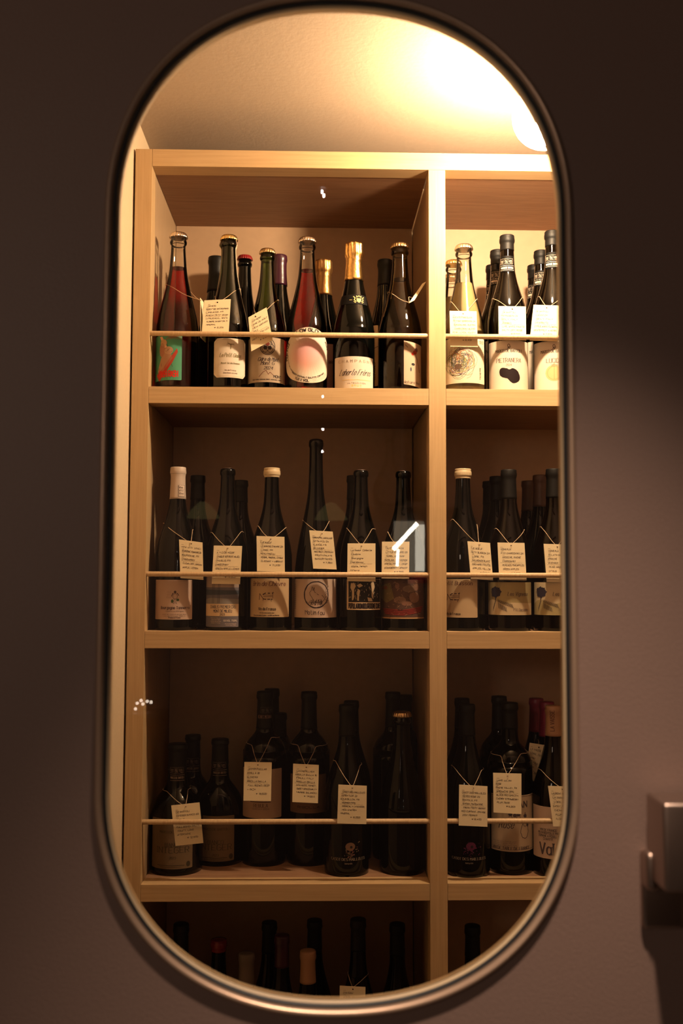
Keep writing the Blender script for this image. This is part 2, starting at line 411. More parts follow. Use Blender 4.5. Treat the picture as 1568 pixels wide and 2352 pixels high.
def door_leaf():
    y0, y1 = 1.05, 1.078
    ol = outline(.012); n = len(ol); vs, fs = [], []
    # outer boundary sampled by casting each outline point away from the window axis
    ou = []
    x0, x1, z0, z1 = DX0, DX1, -CZ+.008+CZ, DZ1+CZ
    for x, z in ol:
        cz = min(max(z, CB+CZ), CT+CZ); dx, dz = x-WXC, z-cz
        t = 1e9
        if dx > 1e-9: t = min(t, (x1-WXC)/dx)
        if dx < -1e-9: t = min(t, (x0-WXC)/dx)
        if dz > 1e-9: t = min(t, (z1-cz)/dz)
        if dz < -1e-9: t = min(t, (z0-cz)/dz)
        ou.append([WXC+dx*t, cz+dz*t])
    for cx in (x0, x1):
        for czz in (z0, z1):
            j = min(range(n), key=lambda i: (ou[i][0]-cx)**2+(ou[i][1]-czz)**2); ou[j] = [cx, czz]
    for y in (y0, y1):
        vs += [(x, y, z) for x, z in ol]; vs += [(x, y, z) for x, z in ou]
    for i in range(n):
        k = (i+1) % n
        fs += [(i, k, n+k, n+i), (2*n+i, 3*n+i, 3*n+k, 2*n+k), (i, 2*n+i, 2*n+k, k), (n+i, n+k, 3*n+k, 3*n+i)]
    mesh('door_leaf', vs, fs, MT['door'], door)
door_leaf()
half = [(.0100+.0042*cos(a), 1.0500-.0062*sin(a)) for a in [pi*i/8 for i in range(9)]]
ringmesh('window_trim', half+[(.0058, 1.0515), (.0142, 1.0515)], MT['bead'], door)
ringmesh('rubber_gasket', [(.0022, 1.0525), (.0030, 1.0497), (.0050, 1.0497), (.0072, 1.0530), (.0072, 1.0600), (.0022, 1.0600)], MT['gasket'], door)
ringmesh('window_lip', [(.0002, 1.0560), (.0024, 1.0540), (.0120, 1.0602), (.0120, 1.0650), (.0002, 1.0650)], MT['lip'], door, False)
def pane():
    ol = outline(.001); n = len(ol)
    vs = [(x, y, z) for y in (1.0563, 1.0603) for x, z in ol]
    fs = [tuple(range(n)), tuple(range(2*n-1, n-1, -1))]+[(i, n+i, n+(i+1) % n, (i+1) % n) for i in range(n)]
    mesh('window_pane', vs, fs, MT['pane'], door)
pane()
# handle: upright rounded rose plate and a thick square pull reaching out of the frame
dh = bpy.data.objects.new('door_handle', None); C.objects.link(dh); dh.parent = door
def rbox(name, c, s, m, parent, bev):
    bm = bmesh.new(); bmesh.ops.create_cube(bm, size=1); bmesh.ops.scale(bm, vec=s, verts=bm.verts)
    bmesh.ops.bevel(bm, geom=bm.edges[:], offset=bev, segments=4, affect='EDGES', profile=.5)
    bmesh.ops.translate(bm, verts=bm.verts, vec=(c[0], c[1], c[2]+CZ))
    me = bpy.data.meshes.new(name); bm.to_mesh(me); bm.free()
    me.polygons.foreach_set('use_smooth', [True]*len(me.polygons)); return link(name, me, m, parent)
p, q = at(1470, 1952, 1.045), at(1516, 2132, 1.045)
rbox('rose_plate', ((p.x+q.x)/2+.012, 1.0455, (p.z+q.z)/2), (q.x-p.x+.024, .010, p.z-q.z), MT['chrome'], dh, .0046)
p, q = at(1480, 1955, 1.03), at(1514, 2045, 1.03)
rbox('lock_cylinder', ((p.x+q.x)/2, 1.034, (p.z+q.z)/2), (q.x-p.x, .022, p.z-q.z), MT['chrome'], dh, .006)
p, q = at(1524, 1846, .985), at(1524, 2052, .985)
rbox('grip', (p.x+.026, 1.0125, (p.z+q.z)/2), (.052, .055, p.z-q.z), MT['chrome'], dh, .004)

# ---------------------------------------------------------------- wine cabinet
cab = empty('wine_cabinet', (XL, D, 0), 'tall pale wooden wine cabinet with open shelves against the left wall', 'cabinet')
FD = .045                                 # depth of the solid front frame
X3L, X3R = DR+(DL-XI), DR+(DL-XI)+.034
stiles = [(XL, XI), (DL, DR), (X3L, X3R)]
def cbox(name, *a, bev=.0006): return box(name, *a, parent=cab, bev=bev)
cbox('frame_stile', XL, XI, D, D+FD, -CZ+.06, TT, MT['woodV'])
cbox('frame_stile', DL, DR, D, D+FD, -CZ+.06, TB-.0003, MT['woodV'])
cbox('frame_stile', X3L, X3R, D, D+FD, -CZ+.06, TT, MT['woodV'])
cbox('top_rail', XI+.0004, X3L-.0004, D, D+FD, TB, TT, MT['woodH'])
for za, zb in ((S1T, S1B), (S2T, S2B), (S3T, S3B), (S4T, S4B), (-1.36, -1.40)):
    for xa, xb in ((XI, DL), (DR, X3L)):
        cbox('shelf_rail', xa+.0004, xb-.0004, D+.0004, D+FD, zb, za, MT['woodH'])
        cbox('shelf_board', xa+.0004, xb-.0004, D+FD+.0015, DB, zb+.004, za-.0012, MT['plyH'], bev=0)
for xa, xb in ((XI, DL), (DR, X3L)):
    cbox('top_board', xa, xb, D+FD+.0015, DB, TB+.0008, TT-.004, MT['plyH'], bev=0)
    cbox('back_panel', xa+.0005, xb-.0005, DB, DB+.012, -CZ+.06, TT-.004, MT['back'], bev=0)
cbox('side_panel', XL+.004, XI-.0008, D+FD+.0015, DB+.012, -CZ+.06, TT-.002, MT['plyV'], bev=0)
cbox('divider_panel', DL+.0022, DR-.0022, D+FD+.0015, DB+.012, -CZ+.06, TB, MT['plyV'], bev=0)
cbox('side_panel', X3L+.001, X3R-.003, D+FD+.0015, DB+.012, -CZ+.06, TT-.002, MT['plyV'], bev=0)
cbox('plinth', XL+.004, X3R-.003, D+.03, D+.05, -CZ, -CZ+.06, MT['woodH'], bev=0)
for z in (.4856, .0048, -.4752, -.96):
    for xa, xb in ((XI-.002, DL+.002), (DR-.002, X3L+.002)):
        o = lathe('rail', [(.0046, 0), (.0051, .001), (.0051, xb-xa-.001), (.0046, xb-xa)], MT['dowel'], cab, 20)
        o.rotation_euler = (0, pi/2, 0); o.location = Vector((xa, D+.008, z+CZ))-cab.location
# pale round ceiling light with its clear globe
LX, LY, LZ = .410, 1.743, .834
lt = empty('globe_lamp', (LX, LY, CEIL+CZ), 'clear glass globe lamp hanging under the ceiling beside the window edge', 'lamp')
def sph(name, r, c, m, parent, seg=40, rings=20, cut=0):
    prof = [(max(1e-4, r*sin(pi*(1-i/rings))), -r*cos(pi*(1-i/rings))*-1) for i in range(rings+1)]
    prof = [(max(2e-4, r*sin(pi*i/rings)), -r*cos(pi*i/rings)) for i in range(rings+1)]
    o = lathe(name, prof, m, parent, seg); o.location = c; return o
sph('globe', .060, (0, 0, LZ-CEIL), MT['globe'], lt)
sph('bulb', .024, (0, 0, LZ-CEIL-.030), MT['bulb'], lt, 24, 12)
lathe('bulb_holder', [(.014, LZ-CEIL+.003), (.015, LZ-CEIL+.03), (.018, LZ-CEIL+.048)], MT['cream'], lt, 20)
lathe('ceiling_mount', [(.018, LZ-CEIL+.058), (.018, -.012), (.042, -.010), (.044, -.0005)], MT['cream'], lt, 28)

# ---------------------------------------------------------------- bottles
# profiles: fraction of the height -> fraction of the body radius
PROF = {
 'sparkling': [(0, .86), (.006, .95), (.025, 1), (.37, 1), (.42, .975), (.47, .915), (.53, .81), (.60, .67), (.68, .53), (.75, .435), (.82, .385), (.88, .355), (.925, .345)],
 'burgundy': [(0, .88), (.006, .96), (.022, 1), (.42, 1), (.48, .975), (.54, .90), (.60, .77), (.66, .62), (.72, .485), (.78, .395), (.84, .36), (.90, .34), (.955, .33)],
 'flute': [(0, .88), (.005, .96), (.018, 1), (.27, 1), (.34, .965), (.42, .88), (.50, .75), (.58, .60), (.66, .46), (.72, .385), (.80, .345), (.88, .325), (.955, .315)],
 'bordeaux': [(0, .88), (.006, .96), (.022, 1), (.60, 1), (.65, .97), (.69, .88), (.725, .70), (.755, .50), (.78, .40), (.83, .365), (.90, .35), (.955, .34)],
 'squat': [(0, .90), (.006, .97), (.03, 1), (.40, 1), (.46, .975), (.52, .90), (.57, .78), (.62, .60), (.66, .45), (.70, .385), (.78, .355), (.88, .335), (.955, .325)],
}
def profile(shape, H, R, crown=False):
    P = catmull([(R*r, H*h) for h, r in PROF[shape]], 3)
    rn = P[-1][0]
    if crown:   # glass ring under a crown cap
        P += [(rn*1.02, H*.920), (rn*1.14, H*.926), (rn*1.20, H*.936), (rn*1.14, H*.946), (rn*1.05, H*.952), (rn*1.05, H*.985), (rn*.9, H*.99)]
    else:
        P += [(rn*1.02, H*.958), (rn*1.12, H*.964), (rn*1.13, H*.982), (rn*1.05, H*.995), (rn*.9, H)]
    return P
def rad_at(P, z):
    for (r0, z0), (r1, z1) in zip(P, P[1:]):
        if z0 <= z <= z1 and z1 > z0: return r0+(r1-r0)*(z-z0)/(z1-z0)
    return P[-1][0]
SHELF = {1: S1T, 2: S2T, 3: S3T, 4: S4T}
BOT = {}
class Bottle:
    def __init__(s, key, row, px, Y, top, R, shape, glass, close, label, cat='bottle', group=None, pym=None, liquid=None, level=.70, H=None):
        z0 = SHELF[row]; pym = pym or {1: 830, 2: 1375, 3: 1930, 4: 2250}[row]
        s.X = at(px, pym, Y).x; s.Y = Y; s.R = R; s.z0 = z0
        s.H = H or at(px, top, Y).z - z0
        s.face = -atan2(s.X, s.Y)-pi/2 + 0.0        # local angle that looks at the viewer's side of the room
        s.face = atan2(-s.Y, -s.X)
        s.pxR = R*FPX/Y
        crown = close[0] == 'crown'
        s.P = profile(shape, s.H, R, crown)
        s.root = empty('wine_bottle' if cat == 'bottle' else cat.replace(' ', '_'), (s.X, s.Y, z0+CZ), label, cat, group or {1: 'bottles on the top shelf', 2: 'bottles on the middle shelf', 3: 'bottles on the lower shelf', 4: 'bottles in the bottom bay'}[row])
        if liquid:
            lathe('glass_body', s.P, MT['clear'], s.root, 48)
            lv = s.H*level
            q = [(max(.002, r-.0022), z+(.004 if z < .01 else 0)) for r, z in s.P if z < lv]
            q.append((rad_at(s.P, lv)-.0022, lv))
            lathe('wine', q, MT[liquid], s.root, 48)
        else:
            lathe('glass_body', s.P, MT[glass], s.root, 48)
        s.close(close)
        BOT[key] = s
    def close(s, c):
        k, m = c[0], MT[c[1]]; H, P = s.H, s.P; L = c[2] if len(c) > 2 else None
        if k == 'crown':
            r = rad_at(P, H*.97)*1.07; z = H*.965
            prof = [(r*1.10, z), (r*1.085, z+.0028), (r*1.03, z+.0060), (r*.985, z+.0082), (r*.90, z+.0098), (r*.72, z+.0107), (r*.01, z+.0110)]
            lathe('crown_cap', prof, m, s.root, 84, lambda a, t: .065*cos(21*a)*max(0, 1-t*1.5)**.7)
        elif k in ('capsule', 'wax'):
            L = L or .055; e = .0007 if k == 'capsule' else .0016
            zs = [H-L+L*i/14 for i in range(14)]
            q = [(rad_at(P, H-L)*.99, H-L-.0002)]+[(rad_at(P, z)+e, z) for z in zs]
            rt = rad_at(P, H*.99)+e
            q += [(rt, H-.003), (rt, H+.0005), (rt*.94, H+.0022), (rt*.6, H+.0028), (.0003, H+.0029)]
            q = sorted(q, key=lambda p: p[1])
            if k == 'wax': q[0] = (q[0][0]*.97, q[0][1])
            lathe('wax_cap' if k == 'wax' else 'capsule', q, m, s.root, 40)
        elif k == 'foil':
            z = H*.93
            q = [(rad_at(P, H*.74)+.0008, H*.742)]+[(rad_at(P, H*f)+.0009, H*f) for f in (.76, .79, .82, .85, .875)]
            q += [(rad_at(P, H*.88)*1.14, H*.885), (rad_at(P, H*.9)*1.06, H*.895), (.0185, H*.912), (.0190, H*.935), (.0182, H*.965), (.0188, H*.985), (.0172, H*.996), (.012, H*1.002), (.0003, H*1.004)]
            rnd = [random.uniform(-1, 1) for _ in range(8)]
            lathe('foil_sleeve', q, m, s.root, 72, lambda a, t: (.045*(cos(9*a+rnd[0])+.6*cos(15*a+rnd[1]+t*5)))*max(0, min(1, (t-.35)*3))*(1 if t < .93 else max(0, (1-t)*14)))
        elif k == 'bare':
            lathe('cork', [(.0092, H*.93), (.0095, H+.0010), (.0080, H+.0016)], MT['brown'], s.root, 20)
    def surf(s, off):
        def f(u, v):
            a = s.face + u/s.pxR; r = s.R+off
            return (r*cos(a), r*sin(a), v*s.Y/FPX)
        return f
    def nsurf(s, off, P=None):
        def f(u, v):
            z = v*s.Y/FPX; r = rad_at(s.P, z)+off
            a = s.face + u*s.Y/FPX/r
            return (r*cos(a), r*sin(a), z)
        return f
    # pixel offset from the axis -> arc length; photo row -> height above the base
    def U(s, dx): return s.pxR*asin(max(-1, min(1, dx/s.pxR)))
    def V(s, py, px=None): return (at(784, py, s.Y-s.R).z-s.z0)*FPX/s.Y
    def label(s, dx0, dx1, y0, y1, col, shape='rect', neck=False, name='label', lab=None, off=.0004, edge=None):
        u0, u1 = (s.U(dx0), s.U(dx1)) if not neck else (dx0, dx1)
        v0, v1 = s.V(y1), s.V(y0); pr = Print((s.nsurf if neck else s.surf)(off)); pr.vsplit = neck
        if shape == 'egg':
            cu, cv, ru, rv = (u0+u1)/2, (v0+v1)/2, (u1-u0)/2, (v1-v0)/2
            poly = [(cu+ru*cos(t)*(1-.10*sin(t)), cv+rv*sin(t)) for t in [2*pi*i/48 for i in range(48)]]
        elif shape == 'oct':
            c = 8; poly = [(u0+c, v0), (u1-c, v0), (u1, v0+c), (u1, v1-c), (u1-c, v1), (u0+c, v1), (u0, v1-c), (u0, v0+c)]
        elif shape == 'tilt':
            poly = [(u0, v0+3), (u1, v0-3), (u1, v1-3), (u0, v1+3)]
        else:
            poly = [(u0+1, v0), (u1-1, v0), (u1, v0+1), (u1, v1-1), (u1-1, v1), (u0+1, v1), (u0, v1-1), (u0, v0+1)]
        pr.fill(poly, col, 2.5)
        o = pr.build(name, s.root)
        if lab: o['label'] = lab
        # paper thickness
        md = o.modifiers.new('paper', 'SOLIDIFY'); md.thickness = .0002; md.offset = -1
        s.lo = o; s.lr = (u0, u1, v0, v1)
        s.pr = Print((s.nsurf if neck else s.surf)(off+.00025)); s.art = Print((s.nsurf if neck else s.surf)(off+.00015))
        return s.pr
    def done(s):
        s.art.build('artwork', s.lo); s.pr.build('lettering', s.lo)

PAPER = (.60, .49, .39); PAPER2 = (.62, .54, .44); KRAFT = (.62, .44, .27)
def textlines(b, lines, style='serif'):
    """lines: (text, dx, y, h, weight, style, slant, colour)"""
    for t, dx, y, h, w, st, sl, col in lines:
        b.pr.text(t, b.U(dx), b.V(y), h, col, w, st, slant=sl)
def small(b, dx, y, n, wid, col=SOFT, h=2.2, gap=4.2):
    words = ['mis en bouteille par', 'vin de france 750 ml', 'contient des sulfites', 'product of france']
    for i in range(n): b.pr.text(words[i % 4], b.U(dx), b.V(y+i*gap), h, col, .45, 'sans', width=wid*(1-.12*(i % 2)))

def kanji(pr, u, v, h, col, w):
    """boxed seal of three dense characters and the framed band under it"""
    K = [["05 65", "35 30", "15 12 52 55", "02 62", "31 10", "31 50", "14 54"],
         ["16 60", "06 66", "36 30", "04 64", "13 53", "02 62", "31 10", "31 50"],
         ["15 11", "04 24", "02 22", "35 65 60 30 35", "45 43", "55 53", "32 62", "06 15"]]
    k = h/7
    for i, ks in enumerate(K):
        for l in ks:
            pts = [(u+(i-1.5)*7.6*k+int(p[0])*k+.4*k, v+int(p[1])*k) for p in l.split()]
            pr.line(pts, w, col)
    a, b_ = u-1.5*7.6*k-1.5, u+1.5*7.6*k+1.5
    pr.line([(a, v-2), (b_, v-2), (b_, v+h+1.5), (a, v+h+1.5), (a, v-2)], w*.8, col)

# ---- top shelf, left bay
b = Bottle('a1', 1, 406, 2.030, 535, .0425, 'sparkling', 'clear', ('crown', 'silver'), 'clear bottle of pale red sparkling wine with a green label, leftmost on the top shelf', liquid='red', level=.775)
b.label(-50, 11, 772, 876, (.075, .27, .165), lab='green label with a brown creature and red lettering')
A = b.art; U, V = b.U, b.V
fur = (.36, .20, .12); dk = (.05, .02, .015); rd = (.55, .03, .02)
A.fill([(U(-44), V(862)), (U(-30), V(848)), (U(-16), V(826)), (U(-3), V(808)), (U(0), V(802)), (U(2), V(812)), (U(-10), V(836)), (U(-24), V(858)), (U(-38), V(878))], (.36, .05, .03))
A.fill([(U(-42), V(856)), (U(-38), V(838)), (U(-34), V(822)), (U(-26), V(812)), (U(-14), V(814)), (U(-10), V(826)), (U(-20), V(842)), (U(-30), V(856))], fur)
A.ell(U(-19), V(808), 11, 9, (.42, .26, .16)); A.ell(U(-33), V(806), 8, 16, (.33, .16, .10)); A.ell(U(-30), V(790), 9, 8, (.45, .28, .15))
A.fill([(U(-38), V(775)), (U(-33), V(775)), (U(-22), V(800)), (U(-28), V(803))], (.62, .34, .22))
for cx, cy, r in ((-24, 806, 4), (-15, 808, 4.5)): A.ring(U(cx), V(cy), r, r, 1.1, dk)
for q in range(16):
    x, y = random.uniform(-40, -8), random.uniform(786, 850); A.line([(U(x), V(y)), (U(x+random.uniform(-5, 5)), V(y+random.uniform(4, 9)))], .8, dk)
for q in range(7): A.line([(U(-26+q*4), V(784-q*1.2)), (U(-18+q*4), V(776-q*.3)), (U(-14+q*4), V(782))], .9, (.35, .05, .03))
b.pr.text('PASH RASH', U(-20), V(868), 13, rd, 2.4, 'sans', width=46, sp=1.2); b.done()

b = Bottle('a2', 1, 523, 2.030, 541, .0410, 'sparkling', 'dgreen', ('crown', 'goldcap'), 'deep green sparkling bottle with a small cut-corner cream label and gold crown cap')
b.label(-31, 39, 779, 869, PAPER2, 'oct'); g = (.18, .15, .06)
u0, u1, v0, v1 = b.lr
b.art.line([(u0+11, v0+3), (u1-11, v0+3), (u1-3, v0+11), (u1-3, v1-11), (u1-11, v1-3), (u0+11, v1-3), (u0+3, v1-11), (u0+3, v0+11), (u0+11, v0+3)], .7, (.5, .38, .2))
c = b.U(6); b.art.line([(c, b.V(804)), (c+.5, b.V(795)), (c-4, b.V(791)), (c-7, b.V(790))], 1.5, g); b.art.line([(c+.5, b.V(795)), (c+4, b.V(792)), (c+8, b.V(792))], 1.2, g)
for q in range(12): b.art.line([(c+random.uniform(-6, 6), b.V(792)), (c+random.uniform(-11, 12), b.V(random.uniform(785, 796)))], .5, SOFT)
b.pr.text('Le Petit Gimios', c, b.V(822), 8.5, g, 1.15, 'serif', slant=.3, width=50); b.pr.text('Muscat Sec des Roumanis', c, b.V(838), 4, g, .6, 'serif', slant=.25, width=44)
b.pr.text('Vin de France', c, b.V(854), 3.4, SOFT, .5, width=26); b.pr.text('Anne Marie Lavaysse', c, b.V(860), 3, SOFT, .5, width=32); b.done()
# the thin paper strip folded over its neck
def strip(b):
    vs, fs = [], []; pts = []
    H, P = b.H, b.P
    t = b.face-1.9
    zs = [H*.62+H*.37*i/14 for i in range(15)]
    for s_ in (0, 1):
        f = (b.face-2.05) if s_ == 0 else (b.face+1.45)
        for i, z in enumerate(zs):
            r = rad_at(P, z)+.0012+(.0035*sin(i*.9)**2 if s_ == 0 and i > 9 else 0); w = .006/max(.01, r)
            for a in (f-w, f+w): vs.append((r*cos(a), r*sin(a), z))
        o = len(vs)-30
        fs += [(o+2*i, o+2*i+1, o+2*i+3, o+2*i+2) for i in range(14)]
    fs.append((28, 29, 59, 58))
    o = mesh('paper_strip', vs, fs, plain('strip_paper', (.62, .48, .33), .7), b.root, True)
    md = o.modifiers.new('p', 'SOLIDIFY'); md.thickness = .0004
strip(b)

b = Bottle('a3', 1, 612, 2.037, 573, .0385, 'sparkling', 'green', ('crown', 'bronze'), 'green cider bottle with a greyish label and bronze crown cap, shortest on the top shelf')
b.label(-43, 43, 776, 879, (.31, .24, .17)); g = (.03, .02, .02)
c = b.U(2)
b.art.ring(c, b.V(797), 17, 19, 1.6, g); b.art.ring(c, b.V(799), 13, 14, 1.2, g)
for k in range(3):
    a = k*2*pi/3+pi/2; b.art.ring(c+8*cos(a), b.V(797)+8*sin(a), 9.5, 9.5, 1.0, g); b.art.ell(c+6*cos(a), b.V(797)+6*sin(a), 4.6, 4.6, (.16, .03, .02) if k == 0 else g)
b.pr.text('Cidre de Mont', c+2, b.V(830), 8, g, 1.2, 'serif', slant=.3, width=48); b.pr.text('Mont-G', c, b.V(839), 8, g, 1.2, 'serif', slant=.3, width=30)
b.pr.text('2024', c+2, b.V(850), 7, g, 1.1, 'serif', slant=.25, width=20)
b.pr.line([(b.U(-17), b.V(867)), (b.U(-8), b.V(856)), (b.U(-1), b.V(852)), (b.U(4), b.V(861)), (b.U(8), b.V(856)), (b.U(16), b.V(863))], 1.1, (.12, .03, .02))
b.pr.text('MONT', b.U(25), b.V(868), 5.5, g, 1.2, 'sans', width=20); b.pr.text('MONTAGNE DOMAINE MONT, HOKKAIDO, YOICHI', c, b.V(874), 2.4, g, .5, width=72); b.done()

b = Bottle('a4', 1, 704, 2.030, 546, .0425, 'sparkling', 'clear', ('crown', 'silver'), 'clear bottle of crimson sparkling wine with an egg-shaped pink label', liquid='pink', level=.785)
b.label(-47, 49, 752, 880, PAPER2, 'egg', lab='egg-shaped label with a pink and coral glow')
u0, u1, v0, v1 = b.lr; cu, cv, ru, rv = (u0+u1)/2, (v0+v1)/2, (u1-u0)/2, (v1-v0)/2
def mixc(a, b_, t): return tuple(x*(1-t)+y*t for x, y in zip(a, b_))
for k in range(14):
    t = k/13; s_ = 1-t*.9
    b.art.ell(cu, cv-4+rv*.14*t, ru*.76*s_+1, rv*.76*s_, mixc(PAPER2, (.86, .40, .38), min(1, t*1.4)) if k < 14 else 0)
    b.art.v = [(v_[0]*(1+2e-5*k), v_[1]*(1+2e-5*k), v_[2]) if False else v_ for v_ in b.art.v]
def onell(rx, ry, a0, sgn):
    def f(X, Y):
        a = a0-sgn*X/((rx+ry)/2); r0, r1 = rx+sgn*Y, ry+sgn*Y
        return (cu+r0*cos(a), cv+r1*sin(a))
    return f
# concentric ellipses would overlap in one plane: keep only non-overlapping bands
b.art.v, b.art.F, b.art.c = [], [], []
N = 40
for k in range(14):
    for i in range(N):
        a, a2 = 2*pi*i/N, 2*pi*(i+1)/N; r0, r1 = k/14, (k+1)/14
        cc = []
        for r, aa in ((r0, a), (r1, a), (r1, a2), (r0, a2)):
            yy = sin(aa)*r
            top = (.62, .34, .36); low = (.60, .30, .235)
            base = mixc(low, top, min(1, max(0, .5+yy*.9))); cc.append(mixc(base, PAPER2, min(1, max(0, (r-.45)/.55))**1.1))
        bidx = len(b.art.v)
        for (r, aa), c_ in zip(((r0, a), (r1, a), (r1, a2), (r0, a2)), cc):
            b.art.v.append(b.art.f(cu+ru*.76*r*cos(aa), cv+rv*.76*r*sin(aa))); b.art.c.append(c_)
        b.art.F.append((bidx, bidx+1, bidx+2, bidx+3))
b.pr.text('LOW GLOW', 0, 0, 7, INK, 1.9, 'sans', path=onell(ru*.84, rv*.85, pi/2, 1), width=52)
b.pr.text('PINK FIZZ', 0, 0, 6.5, INK, 1.7, 'sans', path=onell(ru*.84, rv*.85, pi*.93, 1), width=40)
b.pr.text('2023', 0, 0, 5.5, INK, 1.4, 'sans', path=onell(ru*.84, rv*.85, pi*.17, 1), width=20)
b.pr.text('RIESLING PINOT NOIR LANDWEIN', 0, 0, 2.6, SOFT, .6, 'sans', path=onell(ru*.80, rv*.81, pi*1.12, -1), width=50)
b.pr.text('GAERT ENTHALT SULFITE CONTAINS', 0, 0, 3.2, INK, .8, 'sans', path=onell(ru*.82, rv*.84, pi*1.5, -1), width=88)
b.pr.text('11,0 % VOL', 0, 0, 5, INK, 1.3, 'sans', path=onell(ru*.95, rv*.96, pi*1.42, -1), width=34)
b.pr.text('DEUTSCHER', 0, 0, 5, (.50, .42, .36), .7, 'sans', path=onell(ru*.95, rv*.96, pi*1.66, -1), width=44); b.done()

b = Bottle('a5', 1, 812, 2.032, 559, .0430, 'sparkling', 'dark', ('foil', 'gold'), 'dark champagne bottle with gold foil neck and white label on the top shelf')
b.label(-38, 38, 671, 694, (.0025, .002, .002), neck=True, name='neck_label', off=.0007)
cu = 12; g = (.75, .52, .18)
b.art.fill([(cu-6, b.V(680)), (cu+6, b.V(680)), (cu+5, b.V(687)), (cu, b.V(691)), (cu-5, b.V(687))], g, 1)
b.art.line([(cu-5, b.V(678)), (cu-6, b.V(674)), (cu-2, b.V(676)), (cu, b.V(673)), (cu+2, b.V(676)), (cu+6, b.V(674)), (cu+5, b.V(678))], 1.3, g)
for sg in (-1, 1):
    b.art.line([(cu+sg*7, b.V(688)), (cu+sg*11, b.V(684)), (cu+sg*9, b.V(679)), (cu+sg*13, b.V(676))], 1.8, g); b.art.line([(cu+sg*8, b.V(691)), (cu+sg*12, b.V(688))], 1.3, g)
b.pr.line([(-10, b.V(684)), (-4, b.V(684))], .9, g); b.done()
b.label(-43, 44, 818, 893, (.58, .50, .41)); c = b.U(-3)
b.pr.text('CHAMPAGNE', c+8, b.V(832), 6, (.25, .16, .11), .9, 'serif', width=84, sp=5)
b.pr.text('Laherte Frères', c+6, b.V(861), 13, (.05, .03, .03), 1.25, 'serif', slant=.5, width=76)
b.pr.line([(c-24, b.V(872)), (c+46, b.V(872))], .9, g); b.pr.text('ULTRADITION', c+10, b.V(881), 2.6, SOFT, .5, width=42, sp=3); b.pr.text('BRUT', c+10, b.V(887), 3.6, g, .8, width=22, sp=4); b.done()

b = Bottle('a6', 1, 918, 2.036, 560, .0450, 'sparkling', 'olive', ('crown', 'bronze'), 'greyish olive translucent bottle with an insect and flower label beside the divider', level=.76)
lathe('wine', [(max(.002, r-.003), z+.004*(z < .01)) for r, z in b.P if z < b.H*.76]+[(rad_at(b.P, b.H*.76)-.003, b.H*.76)], MT['amber'], b.root, 40)
b.label(9, 49, 784, 884, (.45, .33, .235), 'tilt'); A = b.art
A.ell(b.U(34), b.V(806), 6, 5, (.30, .05, .03)); A.ell(b.U(37), b.V(800), 5, 5, (.12, .05, .05)); A.ell(b.U(29), b.V(810), 3.5, 3.5, (.5, .05, .03))
A.line([(b.U(36), b.V(812)), (b.U(40), b.V(825)), (b.U(44), b.V(850))], 2.2, (.2, .10, .06)); A.ell(b.U(30), b.V(834), 5, 3, (.03, .03, .03)); A.ell(b.U(25), b.V(846), 2, 5, (.05, .05, .08))
A.line([(b.U(12), b.V(790)), (b.U(18), b.V(796))], 1, INK); b.pr.text('Natura Non', b.U(29), b.V(879), 6, INK, .9, 'serif', width=46); b.done()

# behind them, second rank of the left bay
Bottle('a7', 1, 494, 2.125, 594, .0425, 'sparkling', 'dark', ('wax', 'black', .075), 'dark bottle with a long black sealed top, behind the cut-corner cream label bottle')
Bottle('a8', 1, 560, 2.225, 586, .0400, 'sparkling', 'dark', ('crown', 'redwax'), 'dark bottle with a small red cap, half hidden behind the deep green bottle')
Bottle('a9', 1, 640, 2.130, 590, .0400, 'sparkling', 'dark', ('wax', 'purplewax', .065), 'dark bottle with glossy purple wax top, behind the green cider bottle')
b = Bottle('a10', 1, 742, 2.130, 598, .0425, 'sparkling', 'dark', ('foil', 'oldgold'), 'dark bottle with crumpled dull gold foil, behind the crimson bottle')
b.label(0, 36, 790, 905, (.45, .38, .32)); b.pr.text('BRUT', b.U(22), b.V(835), 6, INK, .9); b.done()
b = Bottle('a11', 1, 884, 2.130, 601, .0425, 'sparkling', 'dark', ('capsule', 'black', .055), 'dark bottle with a plain black capsule, behind the olive translucent bottle')
b.label(-44, -16, 745, 885, (.66, .52, .36)); b.pr.text('LES VIGNES', b.U(-22), b.V(870), 5, INK, .8, 'sans', rot=pi/2, align='l'); b.pr.line([(b.U(-30), b.V(800)), (b.U(-16), b.V(794))], 1, INK); b.done()

# ---- top shelf, right bay
b = Bottle('b1', 1, 1066, 2.032, 563, .0435, 'sparkling', 'clear', ('crown', 'silver'), 'clear bottle of cloudy pale gold wine with a scribbled label', liquid='cloudy', level=.735)
b.label(-43, 45, 772, 877, (.58, .51, .37), lab='label covered by a tangle of coloured scribbles'); A = b.art
for q in range(70):
    cx, cy = b.U(-12)+random.gauss(0, 9), b.V(828)+random.gauss(0, 9); rx, ry = random.uniform(8, 30), random.uniform(8, 30); a0 = random.uniform(0, 6)
    rx = min(rx, cx-b.lr[0]-1); 
    if rx < 4: continue
    col = random.choice([(.06, .05, .03)]*6+[(.45, .12, .03), (.10, .20, .05), (.45, .35, .05), (.08, .10, .30)])
    A.ring(cx, cy, rx, min(ry, b.lr[3]-cy-1, cy-b.lr[2]-1), .6, col, 14, a0, a0+random.uniform(2, 6), .8)
A.ell(b.U(-14), b.V(838), 9, 6, (.10, .06, .04)); b.pr.text('TSCHEPPE', b.U(37), b.V(868), 4, INK, .6, rot=pi/2, align='l'); b.pr.text('13,0', b.U(38), b.V(784), 6, INK, .8); b.done()
Bottle('b2', 1, 1042, 2.125, 599, .0425, 'sparkling', 'clear', ('crown', 'goldcap'), 'gold-capped clear bottle directly behind the scribbled label bottle', liquid='cloudy', level=.735)
